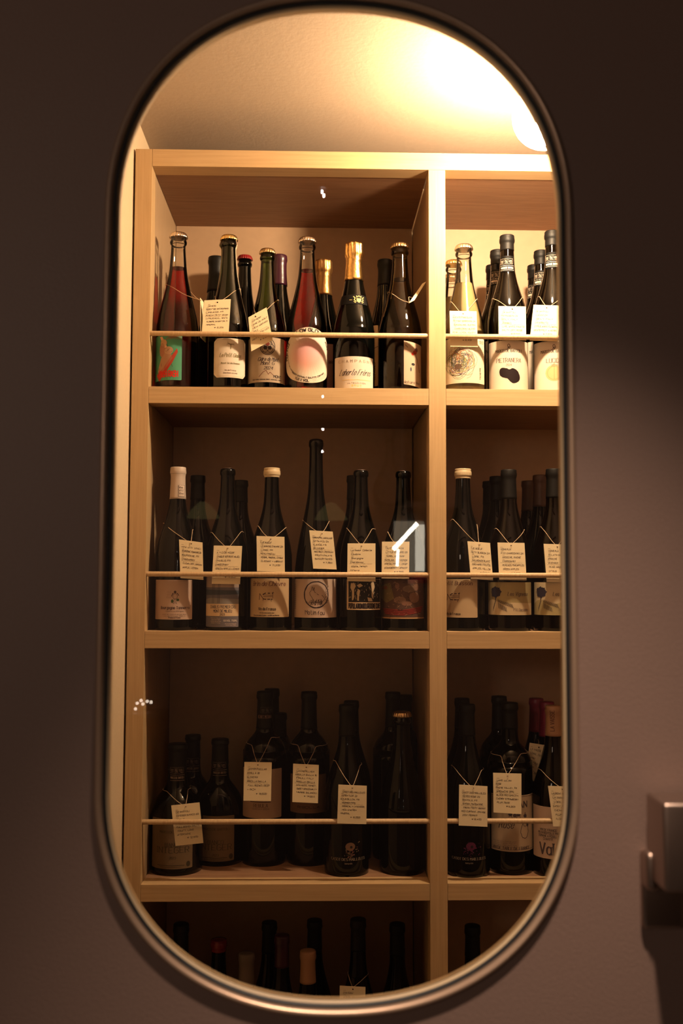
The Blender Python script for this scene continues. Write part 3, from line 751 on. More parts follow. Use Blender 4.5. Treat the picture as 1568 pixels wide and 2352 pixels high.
Bottle('b3', 1, 1036, 2.225, 632, .0420, 'sparkling', 'clear', ('crown', 'bronze'), 'rearmost clear capped bottle beside the divider on the top shelf', liquid='cloudy', level=.735)
def necks(b, name='MARCO DE BARTOLI', zk=(574, 590), zb=(596, 612), col=(.62, .50, .40)):
    dy = 0
    b.label(-17, 17, zb[0]-3, zb[1]-4, (.015, .012, .012), neck=True, name='neck_label', off=.0011)
    b.pr.text(name, 0, b.V(zb[1]-9), 4.2, col, .8, 'serif', width=30); b.pr.line([(-16, b.V(zb[0]-1)), (16, b.V(zb[0]-1))], .8, col); b.pr.line([(-16, b.V(zb[1]-6)), (16, b.V(zb[1]-6))], .8, col)
    kanji(b.pr, 0, b.V(zk[1]), 9, tuple(c*.6 for c in col), .8); b.done()
def rough(poly):
    out = []
    n = len(poly)
    for i in range(n):
        c = catmull([poly[i-1], poly[i], poly[(i+1) % n], poly[(i+2) % n]], 5)[5:10]
        out += [(x+random.uniform(-.35, .35), y+random.uniform(-.35, .35)) for x, y in c]
    return out
def bartoli(key, px, Y, top, lab, front, word, rings):
    b = Bottle(key, 1, px, Y, top, .0410, 'burgundy', 'brownglass', ('capsule', 'greycap', .030), lab, group='bottles on the top shelf')
    k = at(px, top, Y).z
    def row(dpx): # a row dpx front-pixels under the top, for a bottle at any depth
        return top+dpx*2.03/Y
    b.label(-18, 18, row(28), row(66), (.002, .0017, .0015), neck=True, name='neck_label', off=.0011)
    c = (.62, .50, .40); v = b.V(row(62)); k_ = 2.03/Y
    b.pr.text('MARCO DE BARTOLI', 0, v+3, 4.4, c, .85, 'serif', width=31); b.pr.line([(-17, v), (17, v)], .8, c); b.pr.line([(-17, v+11), (17, v+11)], .8, c)
    kanji(b.pr, -2, v+17, 9, (.35, .28, .22), .75); b.done()
    b.label(-43, 45, 778, 891, (.58,.485,.385), 'rect'); c = b.U(2)
    b.art.ring(c, b.V(790), 2.5, 3.5, 1, INK); b.art.line([(c-3, b.V(798)), (c-1, b.V(793)), (c+1, b.V(797)), (c+4, b.V(792))], 1.1, INK)
    b.pr.text('MARCO DE BARTOLI', c, b.V(805), 6.5, INK, 1.0, 'serif', width=62); b.pr.text(word, c, b.V(828), 9, (.10, .05, .05), 1.2, 'serif', width=58*len(word)/10.0)
    b.pr.text('2024', c, b.V(837), 5, SOFT, .8, 'serif', width=13)
    if rings:
        b.art.fill(rough([(c-22, b.V(848)), (c-17, b.V(841)), (c-6, b.V(842)), (c+2, b.V(845)), (c+9, b.V(842)), (c+19, b.V(847)), (c+25, b.V(857)), (c+26, b.V(867)), (c+20, b.V(874)), (c+10, b.V(877)), (c+3, b.V(873)), (c-3, b.V(866)), (c-11, b.V(864)), (c-20, b.V(858))]), (.012, .006, .006), .8)
    else:
        b.art.ell(c, b.V(852), 20, 19, (.52, .38, .18)); b.art.fill([(c-5, b.V(836)), (c+6, b.V(836)), (c, b.V(829))], (.45, .32, .15)); 
        b.pr.ring(c, b.V(852), 15, 15, .9, (.35, .24, .10)); b.pr.line([(c, b.V(838)), (c, b.V(866))], 1, (.35, .24, .10))
    b.done(); return b
bartoli('b4', 1166, 2.030, 545, 'front brown bottle with a charcoal cap and a black rock on its label', 1, 'PIETRANERA', True)
bartoli('b5', 1143, 2.122, 579, 'charcoal-capped brown bottle directly behind the black rock label bottle', 0, 'PIETRANERA', True)
bartoli('b6', 1132, 2.215, 613, 'rearmost charcoal-capped bottle of the file behind the black rock label', 0, 'PIETRANERA', True)
bartoli('b7', 1270, 2.030, 535, 'front charcoal-capped brown bottle with a golden onion-like shape, at the window edge', 1, 'LUCIDO', False)
bartoli('b8', 1244, 2.122, 580, 'charcoal-capped brown bottle directly behind the golden onion label bottle', 0, 'LUCIDO', False)
bartoli('b9', 1228, 2.215, 613, 'rearmost charcoal-capped bottle of the file behind the golden onion label', 0, 'LUCIDO', False)

# ---- middle shelf, left bay
b = Bottle('c1', 2, 405, 2.030, 1076, .0425, 'burgundy', 'dark', ('capsule', 'whitecap', .063), 'dark bottle with a long white capsule, leftmost on the middle shelf')
b.label(2, 17, 1114, 1138, (.62, .50, .42), neck=True, name='capsule_print', off=.0013)
b.pr.line([(1, b.V(1140)), (17, b.V(1140)), (17, b.V(1114)), (1, b.V(1114)), (1, b.V(1140))], .6, INK)
for i, w_ in enumerate(('Vini', 'Viti', 'Vinci')): b.pr.text(w_, 2.5, b.V(1121+7*i), 4.6, INK, .75, 'serif', align='l', width=9+i*1.5)
b.done()
b.label(-46, 35, 1333, 1424, (.46, .325, .255)); c = b.U(-4); A = b.art; g = (.08, .05, .05)
A.ell(c+1, b.V(1361), 3, 3, g); A.line([(c-7, b.V(1371)), (c-4, b.V(1364)), (c+6, b.V(1364)), (c+9, b.V(1369))], 1.6, g); A.ring(c+1, b.V(1371), 5, 6, .9, g)
A.ell(c-5, b.V(1382), 3, 4, (.05, .08, .03)); A.ell(c+7, b.V(1379), 3, 3, (.05, .08, .03)); A.line([(c-1, b.V(1377)), (c-1, b.V(1387)), (c-3, b.V(1387))], 1, g); A.line([(c+3, b.V(1377)), (c+3, b.V(1387)), (c+5, b.V(1387))], 1, g)
for i, w_ in enumerate(('Vini', 'Viti', 'Vinci')): b.pr.text(w_, c-13, b.V(1363+6*i), 4, (.35, .25, .2), .6, 'serif')
b.pr.text('Bourgogne Tonnerre', c+1, b.V(1400), 6.2, g, 1.2, 'serif', width=67); b.pr.text('Appellation d\'Origine', c, b.V(1406), 2.4, SOFT, .5, width=40); small(b, -4, 1413, 2, 56, SOFT); b.pr.text('Produce of France', c, b.V(1421), 2.6, g, .6, width=26); b.done()
Bottle('c1b', 2, 451, 2.130, 1095, .0425, 'burgundy', 'dark', ('capsule', 'black', .05), 'dark bottle with a black capsule, behind the white capsule bottle')
b = Bottle('c2', 2, 520, 2.030, 1077, .0425, 'burgundy', 'dark', ('bare', 'black'), 'dark open-necked bottle with a bluish grey landscape label on the middle shelf')
b.label(-45, 27, 1319, 1441, (.13, .12, .14), lab='bluish grey landscape label with a pale title band'); A = b.art; u0, u1, v0, v1 = b.lr
A.fill([(u0, b.V(1350)), (u1, b.V(1350)), (u1, v1), (u0, v1)], (.32, .24, .20)); A.fill([(u0, b.V(1368)), (u1, b.V(1366)), (u1, b.V(1357)), (u0, b.V(1355))], (.05, .06, .08))
A.fill([(u0, b.V(1388)), (u1, b.V(1388)), (u1, b.V(1377)), (u0+20, b.V(1374)), (u0, b.V(1378))], (.22, .20, .19)); A.fill([(u0, b.V(1416)), (u1, b.V(1416)), (u1, b.V(1388)), (u0, b.V(1388))], (.62, .45, .28))
for x in (-31, -28, -19, -16): b.pr.line([(b.U(x), b.V(1386)), (b.U(x+1), b.V(1340))], .8, (.03, .03, .04))
c = b.U(-9); b.pr.text('CHABLIS PREMIER CRU', c, b.V(1398), 6.5, (.05, .05, .07), .8, 'sans', width=60); b.pr.text('MONT DE MILIEU', c, b.V(1407.5), 6, (.05, .05, .07), .9, width=42); b.pr.text('2023', c, b.V(1414), 4, INK, .7, width=11)
small(b, -24, 1421, 4, 26, (.42, .34, .32), 2, 3.8); b.pr.text('13%VOL 750ML', c+18, b.V(1428), 3.6, (.55, .48, .42), .7, width=32); small(b, 10, 1434, 2, 26, (.42, .34, .32), 2, 3.5); b.done()
Bottle('c2b', 2, 550, 2.130, 1106, .0425, 'burgundy', 'dark', ('capsule', 'black', .045), 'dark capped bottle just behind the landscape label bottle')
b = Bottle('c3', 2, 622, 2.030, 1078, .0425, 'burgundy', 'dark', ('wax', 'cream', .017), 'dark bottle with cream wax top and a plain kraft label in the left bay')
def goat(b, c, y):
    g = (.06, .03, .03); A = b.art
    A.line([(c-18, b.V(y+8)), (c-17, b.V(y-6)), (c-12, b.V(y+1)), (c-8, b.V(y+6))], 1.4, g)
    A.line([(c-9, b.V(y-4)), (c-4, b.V(y-7)), (c+13, b.V(y-7)), (c+14, b.V(y-9))], 2.2, g); A.line([(c-9, b.V(y-3)), (c+12, b.V(y-2))], .9, g); A.line([(c-8, b.V(y+1)), (c+12, b.V(y+1))], .9, g)
    A.line([(c-9, b.V(y+6)), (c-4, b.V(y+7)), (c+12, b.V(y+7))], 2.2, g); A.line([(c-8, b.V(y+6)), (c-9, b.V(y+11))], 1, g); A.line([(c+9, b.V(y+7)), (c+10, b.V(y+12))], 1, g); A.line([(c+13, b.V(y-7)), (c+13, b.V(y+4))], 1, g)
b.label(-46, 40, 1329, 1418, (.46, .325, .19)); c = b.U(4)
b.pr.text('Brin de Chèvre', b.U(-6), b.V(1346), 9.5, (.10, .03, .03), 1.4, 'serif', slant=.2, width=80); goat(b, b.U(-9), 1370); b.pr.text('Vin de France', b.U(-9), b.V(1402), 6, INK, 1.0, 'serif', width=40)
small(b, -9, 1409, 1, 34, INK, 2); b.pr.text('Mis en bouteille Puzelat - 41120 Les Montils', b.U(-12), b.V(1415), 2.3, INK, .5, width=62); b.done()
b = Bottle('c4', 2, 724, 2.032, 1010, .0425, 'flute', 'dark', ('bare', 'black'), 'tallest slender dark bottle with a hare drawn in a ring on its label')
b.label(-49, 48, 1330, 1419, (.48, .355, .285)); c = b.U(2); A = b.art; g = (.03, .02, .025)
A.ring(c, b.V(1366), 28, 29, 2.2, g, 40, 0, 2*pi, .5); A.ring(c+.5, b.V(1366.5), 27, 30, 1.2, g, 40, .8, 6.6, .6)
for q in range(10): A.line([(c+20+random.uniform(-2, 6), b.V(1350+q*4)), (c+26+random.uniform(-2, 5), b.V(1346+q*4))], 1, g)
A.line([(c-14, b.V(1366)), (c-15, b.V(1361)), (c-12, b.V(1358)), (c-9, b.V(1348)), (c-7, b.V(1357)), (c-5, b.V(1349)), (c-4, b.V(1360)), (c+4, b.V(1366)), (c+14, b.V(1368)), (c+20, b.V(1376)), (c+14, b.V(1382)), (c+2, b.V(1384)), (c-6, b.V(1380)), (c-10, b.V(1372)), (c-14, b.V(1366))], .9, g)
for q in range(34):
    x = random.uniform(-18, 14); A.line([(c+x, b.V(random.uniform(1384, 1392))), (c+x+random.uniform(-4, 4), b.V(random.uniform(1376, 1384)))], .8, g)
b.pr.text('Matin fou', c-3, b.V(1412), 9, g, 1.0, 'hand', width=44)
for i in range(13): b.pr.text('texte', b.U(-45), b.V(1344+i*4.6), 2.4, SOFT, .5, width=7); b.pr.text('Vt', b.U(46), b.V(1346+i*4.6), 2.6, INK, .6, width=2.4)
b.done()
b = Bottle('c5', 2, 828, 2.030, 1081, .0420, 'burgundy', 'dark', ('bare', 'black'), 'dark bottle with a black and white woodcut label on the middle shelf')
b.label(-31, 44, 1330, 1401, (.54, .40, .255), lab='woodcut print of nude figures over block lettering'); A = b.art; u0, u1, v0, v1 = b.lr
A.fill([(u0+5, b.V(1383)), (u1-2, b.V(1383)), (u1-2, v1-1), (u0+5, v1-1)], (.02, .018, .018))
P_ = (.52, .39, .25)
def pf(pts): b.pr.fill([(u0+5+x, b.V(y)) for x, y in pts], P_, 1)
pf([(6, 1340), (14, 1338), (18, 1346), (14, 1354), (16, 1366), (12, 1378), (5, 1381), (8, 1370), (9, 1358), (5, 1350)])
pf([(20, 1344), (28, 1340), (34, 1345), (25, 1350)]); pf([(22, 1352), (28, 1356), (25, 1370), (28, 1381), (21, 1379)])
pf([(52, 1338), (60, 1337), (63, 1348), (59, 1358), (64, 1370), (58, 1376), (52, 1366), (54, 1352)]); pf([(44, 1372), (54, 1374), (57, 1381), (46, 1381)])
for q in range(46):
    x, y = random.uniform(4, 76), random.uniform(1334, 1380); b.pr.line([(u0+3+x, b.V(y)), (u0+3+x+random.uniform(-2, 2), b.V(y+random.uniform(1.5, 4)))], .9, P_)
b.pr.text('POPULATION BOURGOGNE CUVEE', (u0+u1)/2+2, b.V(1397), 10, INK, 2.0, 'sans', width=(u1-u0)-8, sp=1.2); b.done()
Bottle('c5b', 2, 812, 2.130, 1095, .0420, 'burgundy', 'dark', ('capsule', 'black', .05), 'dark bottle showing left of the woodcut label bottle neck, second rank')
b = Bottle('c6', 2, 926, 2.032, 1083, .0435, 'burgundy', 'dark', ('bare', 'black'), 'dark bottle with a dusky red and brown painted label beside the divider')
b.label(-48, 46, 1331, 1421, (.09, .05, .04), lab='dusky painted label of animals over red drapery'); A = b.art; u0, u1, v0, v1 = b.lr
A.fill([(u0, b.V(1418)), (u1, b.V(1418)), (u1, b.V(1421)), (u0, b.V(1421))], (.45, .27, .13)); A.fill([(u0+2, b.V(1345)), (u0+36, b.V(1338)), (u0+46, b.V(1375)), (u0+24, b.V(1385)), (u0+2, b.V(1375))], (.16, .12, .05))
for q in range(8):
    A.line([(u0+6+q*2, b.V(1398+q*1.8)), (0, b.V(1401+q*1.8)), (u1-8-q, b.V(1393+q*1.8))], 1.3, (.30, .03, .025) if q % 2 == 0 else (.10, .015, .015))
for cx, cy, rx, ry in ((14, 1352, 16, 8), (26, 1372, 13, 12), (-8, 1378, 14, 8), (30, 1348, 7, 8), (-14, 1345, 5, 7), (8, 1386, 12, 5)): A.ell(cx, b.V(cy), rx, ry, (.20+random.uniform(-.03, .03), .11, .075))
for q in range(70):
    x, y = random.uniform(-44, 44), random.uniform(1336, 1414); b.pr.line([(x, b.V(y)), (x+random.uniform(-6, 6), b.V(y+random.uniform(-4, 6)))], .8, random.choice([(.02, .012, .012), (.35, .22, .13), (.28, .18, .10)]))
b.pr.text('BATARD', u0+14, b.V(1353), 6, (.24, .03, .02), 1.2, width=24); b.done()
# ---- middle shelf, right bay
b = Bottle('d1', 2, 1064, 2.030, 1080, .0435, 'burgundy', 'dark', ('wax', 'cream', .018), 'dark bottle with cream wax top and kraft label, first in the right bay')
b.label(-46, 31, 1329, 1418, (.46, .335, .20)); b.pr.text('Petit Buisson', b.U(-16), b.V(1343), 8.5, (.10, .04, .03), 1.3, 'serif', slant=.2, width=72); goat(b, b.U(-22), 1370); b.pr.text('Vin de France', b.U(-24), b.V(1412), 5.4, INK, .9, 'serif', width=36); b.done()
def tree(b, c):
    g = (.03, .025, .04); A = b.art
    for cx, cy, r in ((-8, 1356, 6), (0, 1352, 8), (8, 1357, 7), (-4, 1361, 8), (6, 1362, 7), (0, 1360, 9)): pass
    poly = []
    for i in range(80):
        t = 2*pi*i/80; rr = 1+.07*sin(8*t+1)+.06*sin(17*t)
        poly.append((c+14.5*rr*cos(t), b.V(1359)+12*rr*sin(t)))
    A.fill(poly, g, 1); A.line([(c, b.V(1377)), (c+.5, b.V(1369)), (c-4, b.V(1365))], 2.2, g); A.line([(c, b.V(1373)), (c+6, b.V(1366))], 1.6, g)
def hills(b, c):
    g = (.05, .04, .04); A = b.art
    for q in range(15): A.line([(c+6+q*2.3, b.V(1376+q*.75)), (c+8+q*2.4, b.V(1383+q*.9))], .9, g)
    for q in range(9): A.line([(c+8+q*2.2, b.V(1384+q*1.3)), (c+8.5+q*2.3, b.V(1396+q*1.0))], 1, g)
    for q in range(6): A.line([(c-7+q*1.4, b.V(1402-q*4)), (c-6+q*1.5, b.V(1393-q*4))], .9, g)
for key, px, dx0, dx1, lab, tone, hl in (('d2', 1170, -48, 48, 'dark bottle with charcoal capsule and a tree label, middle file of the right bay', (.34, .26, .12), (.52, .40, .24)), ('d3', 1274, -46, 46, 'dark bottle with charcoal capsule and a tree label, at the window edge', (.50, .40, .25), (.34, .27, .13))):
    b = Bottle(key, 2, px, 2.030, 1082 if key == 'd2' else 1080, .0430, 'burgundy', 'brownglass', ('capsule', 'greycap', .058), lab)
    b.label(dx0, dx1, 1336, 1412, tone); u0, u1, v0, v1 = b.lr; c = b.U(-31)
    b.art.fill([(u0, v0), (u1, v0), (u1, b.V(1385)), (u0+74, b.V(1383)), (u0+56, b.V(1387)), (u0+44, b.V(1382)), (u0+26, b.V(1376)), (u0+14, b.V(1379)), (u0, b.V(1388))], hl)
    b.done(); b.art = Print(b.surf(.0009)); b.pr = Print(b.surf(.0010))
    tree(b, c); hills(b, c); b.pr.text('Les Vigneaux', b.U(20), b.V(1367), 8, (.10, .07, .06), 1.1, 'serif', slant=.2, width=50); b.pr.text("P'tit Chardonnay", b.U(26), b.V(1402), 5.4, SOFT, .8, 'serif', width=38)
    b.art.build('artwork', b.lo); b.pr.build('lettering', b.lo)
Bottle('d4', 2, 1143, 2.122, 1097, .0430, 'burgundy', 'dark', ('capsule', 'black', .05), 'black-capped dark bottle in the second rank, left of the tree label bottle')
Bottle('d5', 2, 1126, 2.215, 1108, .0430, 'burgundy', 'dark', ('capsule', 'black', .05), 'black-capped dark bottle in the third rank of the middle file, right bay')
Bottle('d6', 2, 1243, 2.122, 1094, .0430, 'burgundy', 'dark', ('capsule', 'brown', .066), 'brown-capped dark bottle in the second rank near the window edge, middle shelf')
Bottle('d7', 2, 1216, 2.215, 1107, .0430, 'burgundy', 'dark', ('capsule', 'brown', .066), 'brown-capped dark bottle in the third rank near the window edge, middle shelf')

# ---- lower shelf, left bay
def integer(key, px, Y, top, R, lab, withlabel, H=None):
    b = Bottle(key, 3, px, Y, top, R, 'squat', 'dark', ('capsule', 'black', .05), lab, H=H)
    c = (.22, .16, .12); v = b.V(1, 0)
    z = b.H*FPX/b.Y
    b.label(-18, 18, 1, 1, (.01, .01, .01), neck=True, name='x') if False else None
    f = Print(b.nsurf(.0012))
    vb = z-72
    f.text('MARCO DE BARTOLI', 0, vb, 4.6, c, .8, 'serif', width=32); f.line([(-17, vb-4), (17, vb-4)], .8, c); f.line([(-17, vb+8), (17, vb+8)], .8, c)
    kanji(f, -2, vb+14, 9, (.16, .12, .10), .8); f.build('neck_print', b.root)
    if withlabel:
        k = R/.0535
        top_ = 1880 if key == 'e1' else 1874; bot = 1995 if key == 'e1' else 1978
        b.label(-52*k, 35*k, top_, bot, (.15, .10, .055)); c = b.U(-8); g = (.045, .035, .02)
        b.pr.text('MARCO DE BARTOLI', c, b.V(top_+33), 5, g, .8, 'serif', width=60); b.pr.text('BIANCO', c, b.V(top_+64), 8, g, 1, 'serif', width=34); b.pr.text('INTEGER', c, b.V(top_+78), 12, g, 1.5, 'serif', width=72)
        b.pr.text('2023', c, b.V(top_+92), 5, g, .8, 'serif', width=14); b.pr.line([(c-36, b.V(bot-8)), (c+26, b.V(bot-8))], 1.2, g); b.pr.line([(c-28, b.V(bot-4)), (c+18, b.V(bot-4))], .8, g); b.art.ell(b.U(26), b.V(bot-10), 5, 6, g); b.done()
    return b
integer('e1', 405, 2.081, 1710, .0535, 'broad dark bottle with dim tan label, leftmost on the lower shelf', True)
integer('e2', 440, 2.200, 1690, .0460, 'broad dark bottle behind the leftmost bottle of the lower shelf', False)
integer('e3', 503, 2.142, 1699, .0500, 'broad dark bottle with dim tan label, second on the lower shelf', True)
b = Bottle('e4', 3, 606, 2.135, 1590, .0455, 'bordeaux', 'dark', ('capsule', 'black', .075), 'tall high-shouldered dark bottle with a long cream label on the lower shelf', pym=1900)
b.label(-47, 38, 1767, 1880, (.40, .27, .185)); g = (.10, .06, .05)
b.pr.line([(b.U(-30), b.V(1842)), (b.U(14), b.V(1842))], 2, g); b.pr.text('REBULA', b.U(-8), b.V(1854), 7, g, .9, 'serif', width=32); b.pr.text('GORISKA BRDA', b.U(-8), b.V(1860), 3.6, SOFT, .6, width=38); b.done()
f = Print(b.nsurf(.0012)); vb = (at(606, 1653, 2.1).z-b.z0)*FPX/b.Y; f.text('KLINEC MEDANA', 0, vb, 7, (.22, .13, .10), .9, 'serif', width=34); kanji(f, 6, vb+14, 9, (.10, .08, .07), .7); f.build('neck_print', b.root)
Bottle('e5', 3, 622, 2.240, 1584, .0430, 'bordeaux', 'dark', ('capsule', 'black', .075), 'tall black-capped bottle just behind the bottle with the long cream label', pym=1900)
b = Bottle('e6', 3, 708, 2.136, 1591, .0440, 'bordeaux', 'dark', ('capsule', 'black', .075), 'tall high-shouldered dark bottle with a dim rounded label, centre of the lower shelf', pym=1900)
b.label(-40, 38, 1780, 1868, (.14, .08, .05)); b.pr.text('RIBOLLA', b.U(0), b.V(1857), 5, INK, .8, width=50); b.done()
Bottle('e6b', 3, 640, 2.225, 1640, .0430, 'burgundy', 'dark', ('capsule', 'black', .05), 'short dark bottle half hidden between the two tall high-shouldered bottles', pym=1900)
for k_, px, Y, top, lab, tint in (('e7', 796, 2.061, 1621, 'dark bottle with a dim tan flower emblem on the lower shelf', (.16, .085, .05)), ('f1', 1073, 2.050, 1620, 'dark bottle with a dim purple flower emblem, right of the divider on the lower shelf', (.09, .015, .045))):
    b = Bottle(k_, 3, px, Y, top, .0450, 'burgundy', 'dark', ('capsule', 'black', .06), lab)
    f = Print(b.surf(.0006)); c = b.U(4)
    for q in range(60): f.ell(c+random.gauss(4, 9), b.V(1954+random.gauss(0, 8)), random.uniform(.7, 2), random.uniform(.7, 2), tuple(x*random.uniform(.5, 1.2) for x in tint), 6)
    f.ell(c+4, b.V(1945), 11, 9, tint, 14)
    f.build('emblem', b.root)
    f = Print(b.surf(.0009)); f.ell(c+6, b.V(1946), 3, 3, (.01, .01, .01), 8)
    f.text('CASOT DES MAILLOLES', c, b.V(1977), 5.2, (.26, .20, .15), .9, 'serif', width=80); f.text('banyuls', c, b.V(1985), 3, (.2, .15, .11), .6, width=16); f.build('lettering', b.root)
Bottle('e8', 3, 806, 2.165, 1612, .0430, 'burgundy', 'dark', ('capsule', 'black', .06), 'dark bottle hidden behind the tan flower emblem bottle')
Bottle('e9', 3, 923, 2.068, 1633, .0460, 'sparkling', 'dark', ('crown', 'bronze'), 'dark bottle with a copper-coloured crown cap beside the divider on the lower shelf')
Bottle('e10', 3, 902, 2.170, 1592, .0430, 'bordeaux', 'dark', ('capsule', 'black', .07), 'tall black-capped bottle behind and left of the copper crown cap bottle')
Bottle('e11', 3, 930, 2.268, 1598, .0420, 'bordeaux', 'dark', ('capsule', 'black', .07), 'rearmost tall black-capped bottle behind the copper crown cap bottle')
# ---- lower shelf, right bay
b = Bottle('f2', 3, 1172, 2.070, 1616, .0455, 'bordeaux', 'dark', ('capsule', 'black', .05), 'high-shouldered dark bottle with a pale label of handwriting and drawings, right bay lower shelf')
b.label(-42, 49, 1828, 1958, (.40, .285, .185)); g = (.07, .05, .05); u0, u1, v0, v1 = b.lr
b.art.line([(u0+2, v0+4), (u1-2, v0+4), (u1-2, v1-3), (u0+2, v1-3), (u0+2, v0+4)], .7, g)
b.pr.text('JULIAN', b.U(10), b.V(1856), 13, g, 2.6, width=60); b.pr.text('Rosé', b.U(-10), b.V(1904), 17, g, 1.7, 'serif', slant=.3, width=32)
for x in (0, 10, 18, 32): b.art.ell(b.U(x), b.V(1872+(x % 3)*2), 4.5, 4, g, 10); b.art.line([(b.U(x)-3, b.V(1878)), (b.U(x), b.V(1868)), (b.U(x)+4, b.V(1880))], 1, g)
b.art.ring(b.U(31), b.V(1910), 10, 17, 1.3, g, 24, 0, 2*pi, .9); b.art.ring(b.U(32), b.V(1894), 5, 6, 1, g); b.art.ell(b.U(37), b.V(1898), 3, 4, g, 10)
small(b, -14, 1936, 4, 56, SOFT, 2.6, 4.4); b.pr.text('VIN DE TABLE DE FRANCE', b.U(2), b.V(1954), 6.5, g, 1.3, 'serif', width=90); b.done()
Bottle('f3', 3, 1148, 2.175, 1601, .0430, 'bordeaux', 'dark', ('capsule', 'black', .07), 'black-capped bottle behind the pale handwriting label bottle')
Bottle('f4', 3, 1062, 2.160, 1606, .0430, 'burgundy', 'dark', ('capsule', 'black', .06), 'dark bottle behind the purple flower emblem bottle')
b = Bottle('f5', 3, 1273, 2.048, 1623, .0440, 'burgundy', 'brownglass', ('capsule', 'tan', .058), 'brown bottle with a cork-coloured capsule at the lower right window edge')
f = Print(b.nsurf(.0014)); f.text('LA VAISSE', 2, (at(1268, 1680, 2.03).z-b.z0)*FPX/b.Y, 9, (.10, .04, .03), 1.3, rot=pi/2, align='l', width=46); f.build('capsule_print', b.root)
b.label(-46, 44, 1856, 1976, (.40, .27, .19))
for i, t in enumerate(('VIN DE FRANCE', 'MIS EN BOUTEILLE PAR', 'DOMAINE A POUILLY', 'CHARITE')): b.pr.text(t, b.U(-14), b.V(1912+i*7), 4.6, (.10, .07, .06), .8, width=(38, 48, 46, 22)[i])
b.pr.text('VaIsse', b.U(4), b.V(1966), 24, g, 4, 'serif', width=76); b.done()
Bottle('f6', 3, 1258, 2.140, 1614, .0430, 'burgundy', 'dark', ('capsule', 'magenta', .07), 'magenta-capped bottle directly behind the cork-coloured capsule bottle')
Bottle('f7', 3, 1234, 2.230, 1606, .0430, 'burgundy', 'dark', ('capsule', 'magenta', .07), 'magenta-capped bottle in the third rank, left of the cork-coloured capsule')

# ---- bottom bay: only the necks rise into the window
for i, (px, Y, top, m, lab) in enumerate((
    (415, 2.09, 2124, 'black', 'barely visible dark-capped bottle, leftmost in the bottom bay'),
    (502, 2.12, 2160, 'redwax', 'dark bottle with a dull red top in the bottom bay'),
    (566, 2.04, 2192, 'grey', 'bottle with a grey capsule in the front of the bottom bay'),
    (618, 2.14, 2120, 'black', 'tall black-capped bottle left of the purple-topped one, bottom bay'),
    (647, 2.05, 2150, 'purplewax', 'purple-topped dark bottle in the bottom bay'),
    (722, 2.14, 2115, 'black', 'tall black-capped bottle behind the tan capsule, bottom bay'),
    (707, 2.04, 2186, 'tan', 'bottle with an orange-tan capsule, brightest in the bottom bay'),
    (822, 2.06, 2113, 'black', 'black-capped bottle with a paper tag on it, bottom bay'),
    (912, 2.08, 2124, 'black', 'dim black-capped bottle near the divider, bottom bay'),
    (1085, 2.06, 2128, 'black', 'dim black-capped bottle right of the divider, bottom bay'))):
    Bottle('g%d' % i, 4, px, Y, top, .0425 if i != 4 else .040, 'burgundy', 'dark', ('wax' if m in ('redwax',) else 'capsule', m, .02 if m in ('redwax',) else .058), lab, pym=2200)

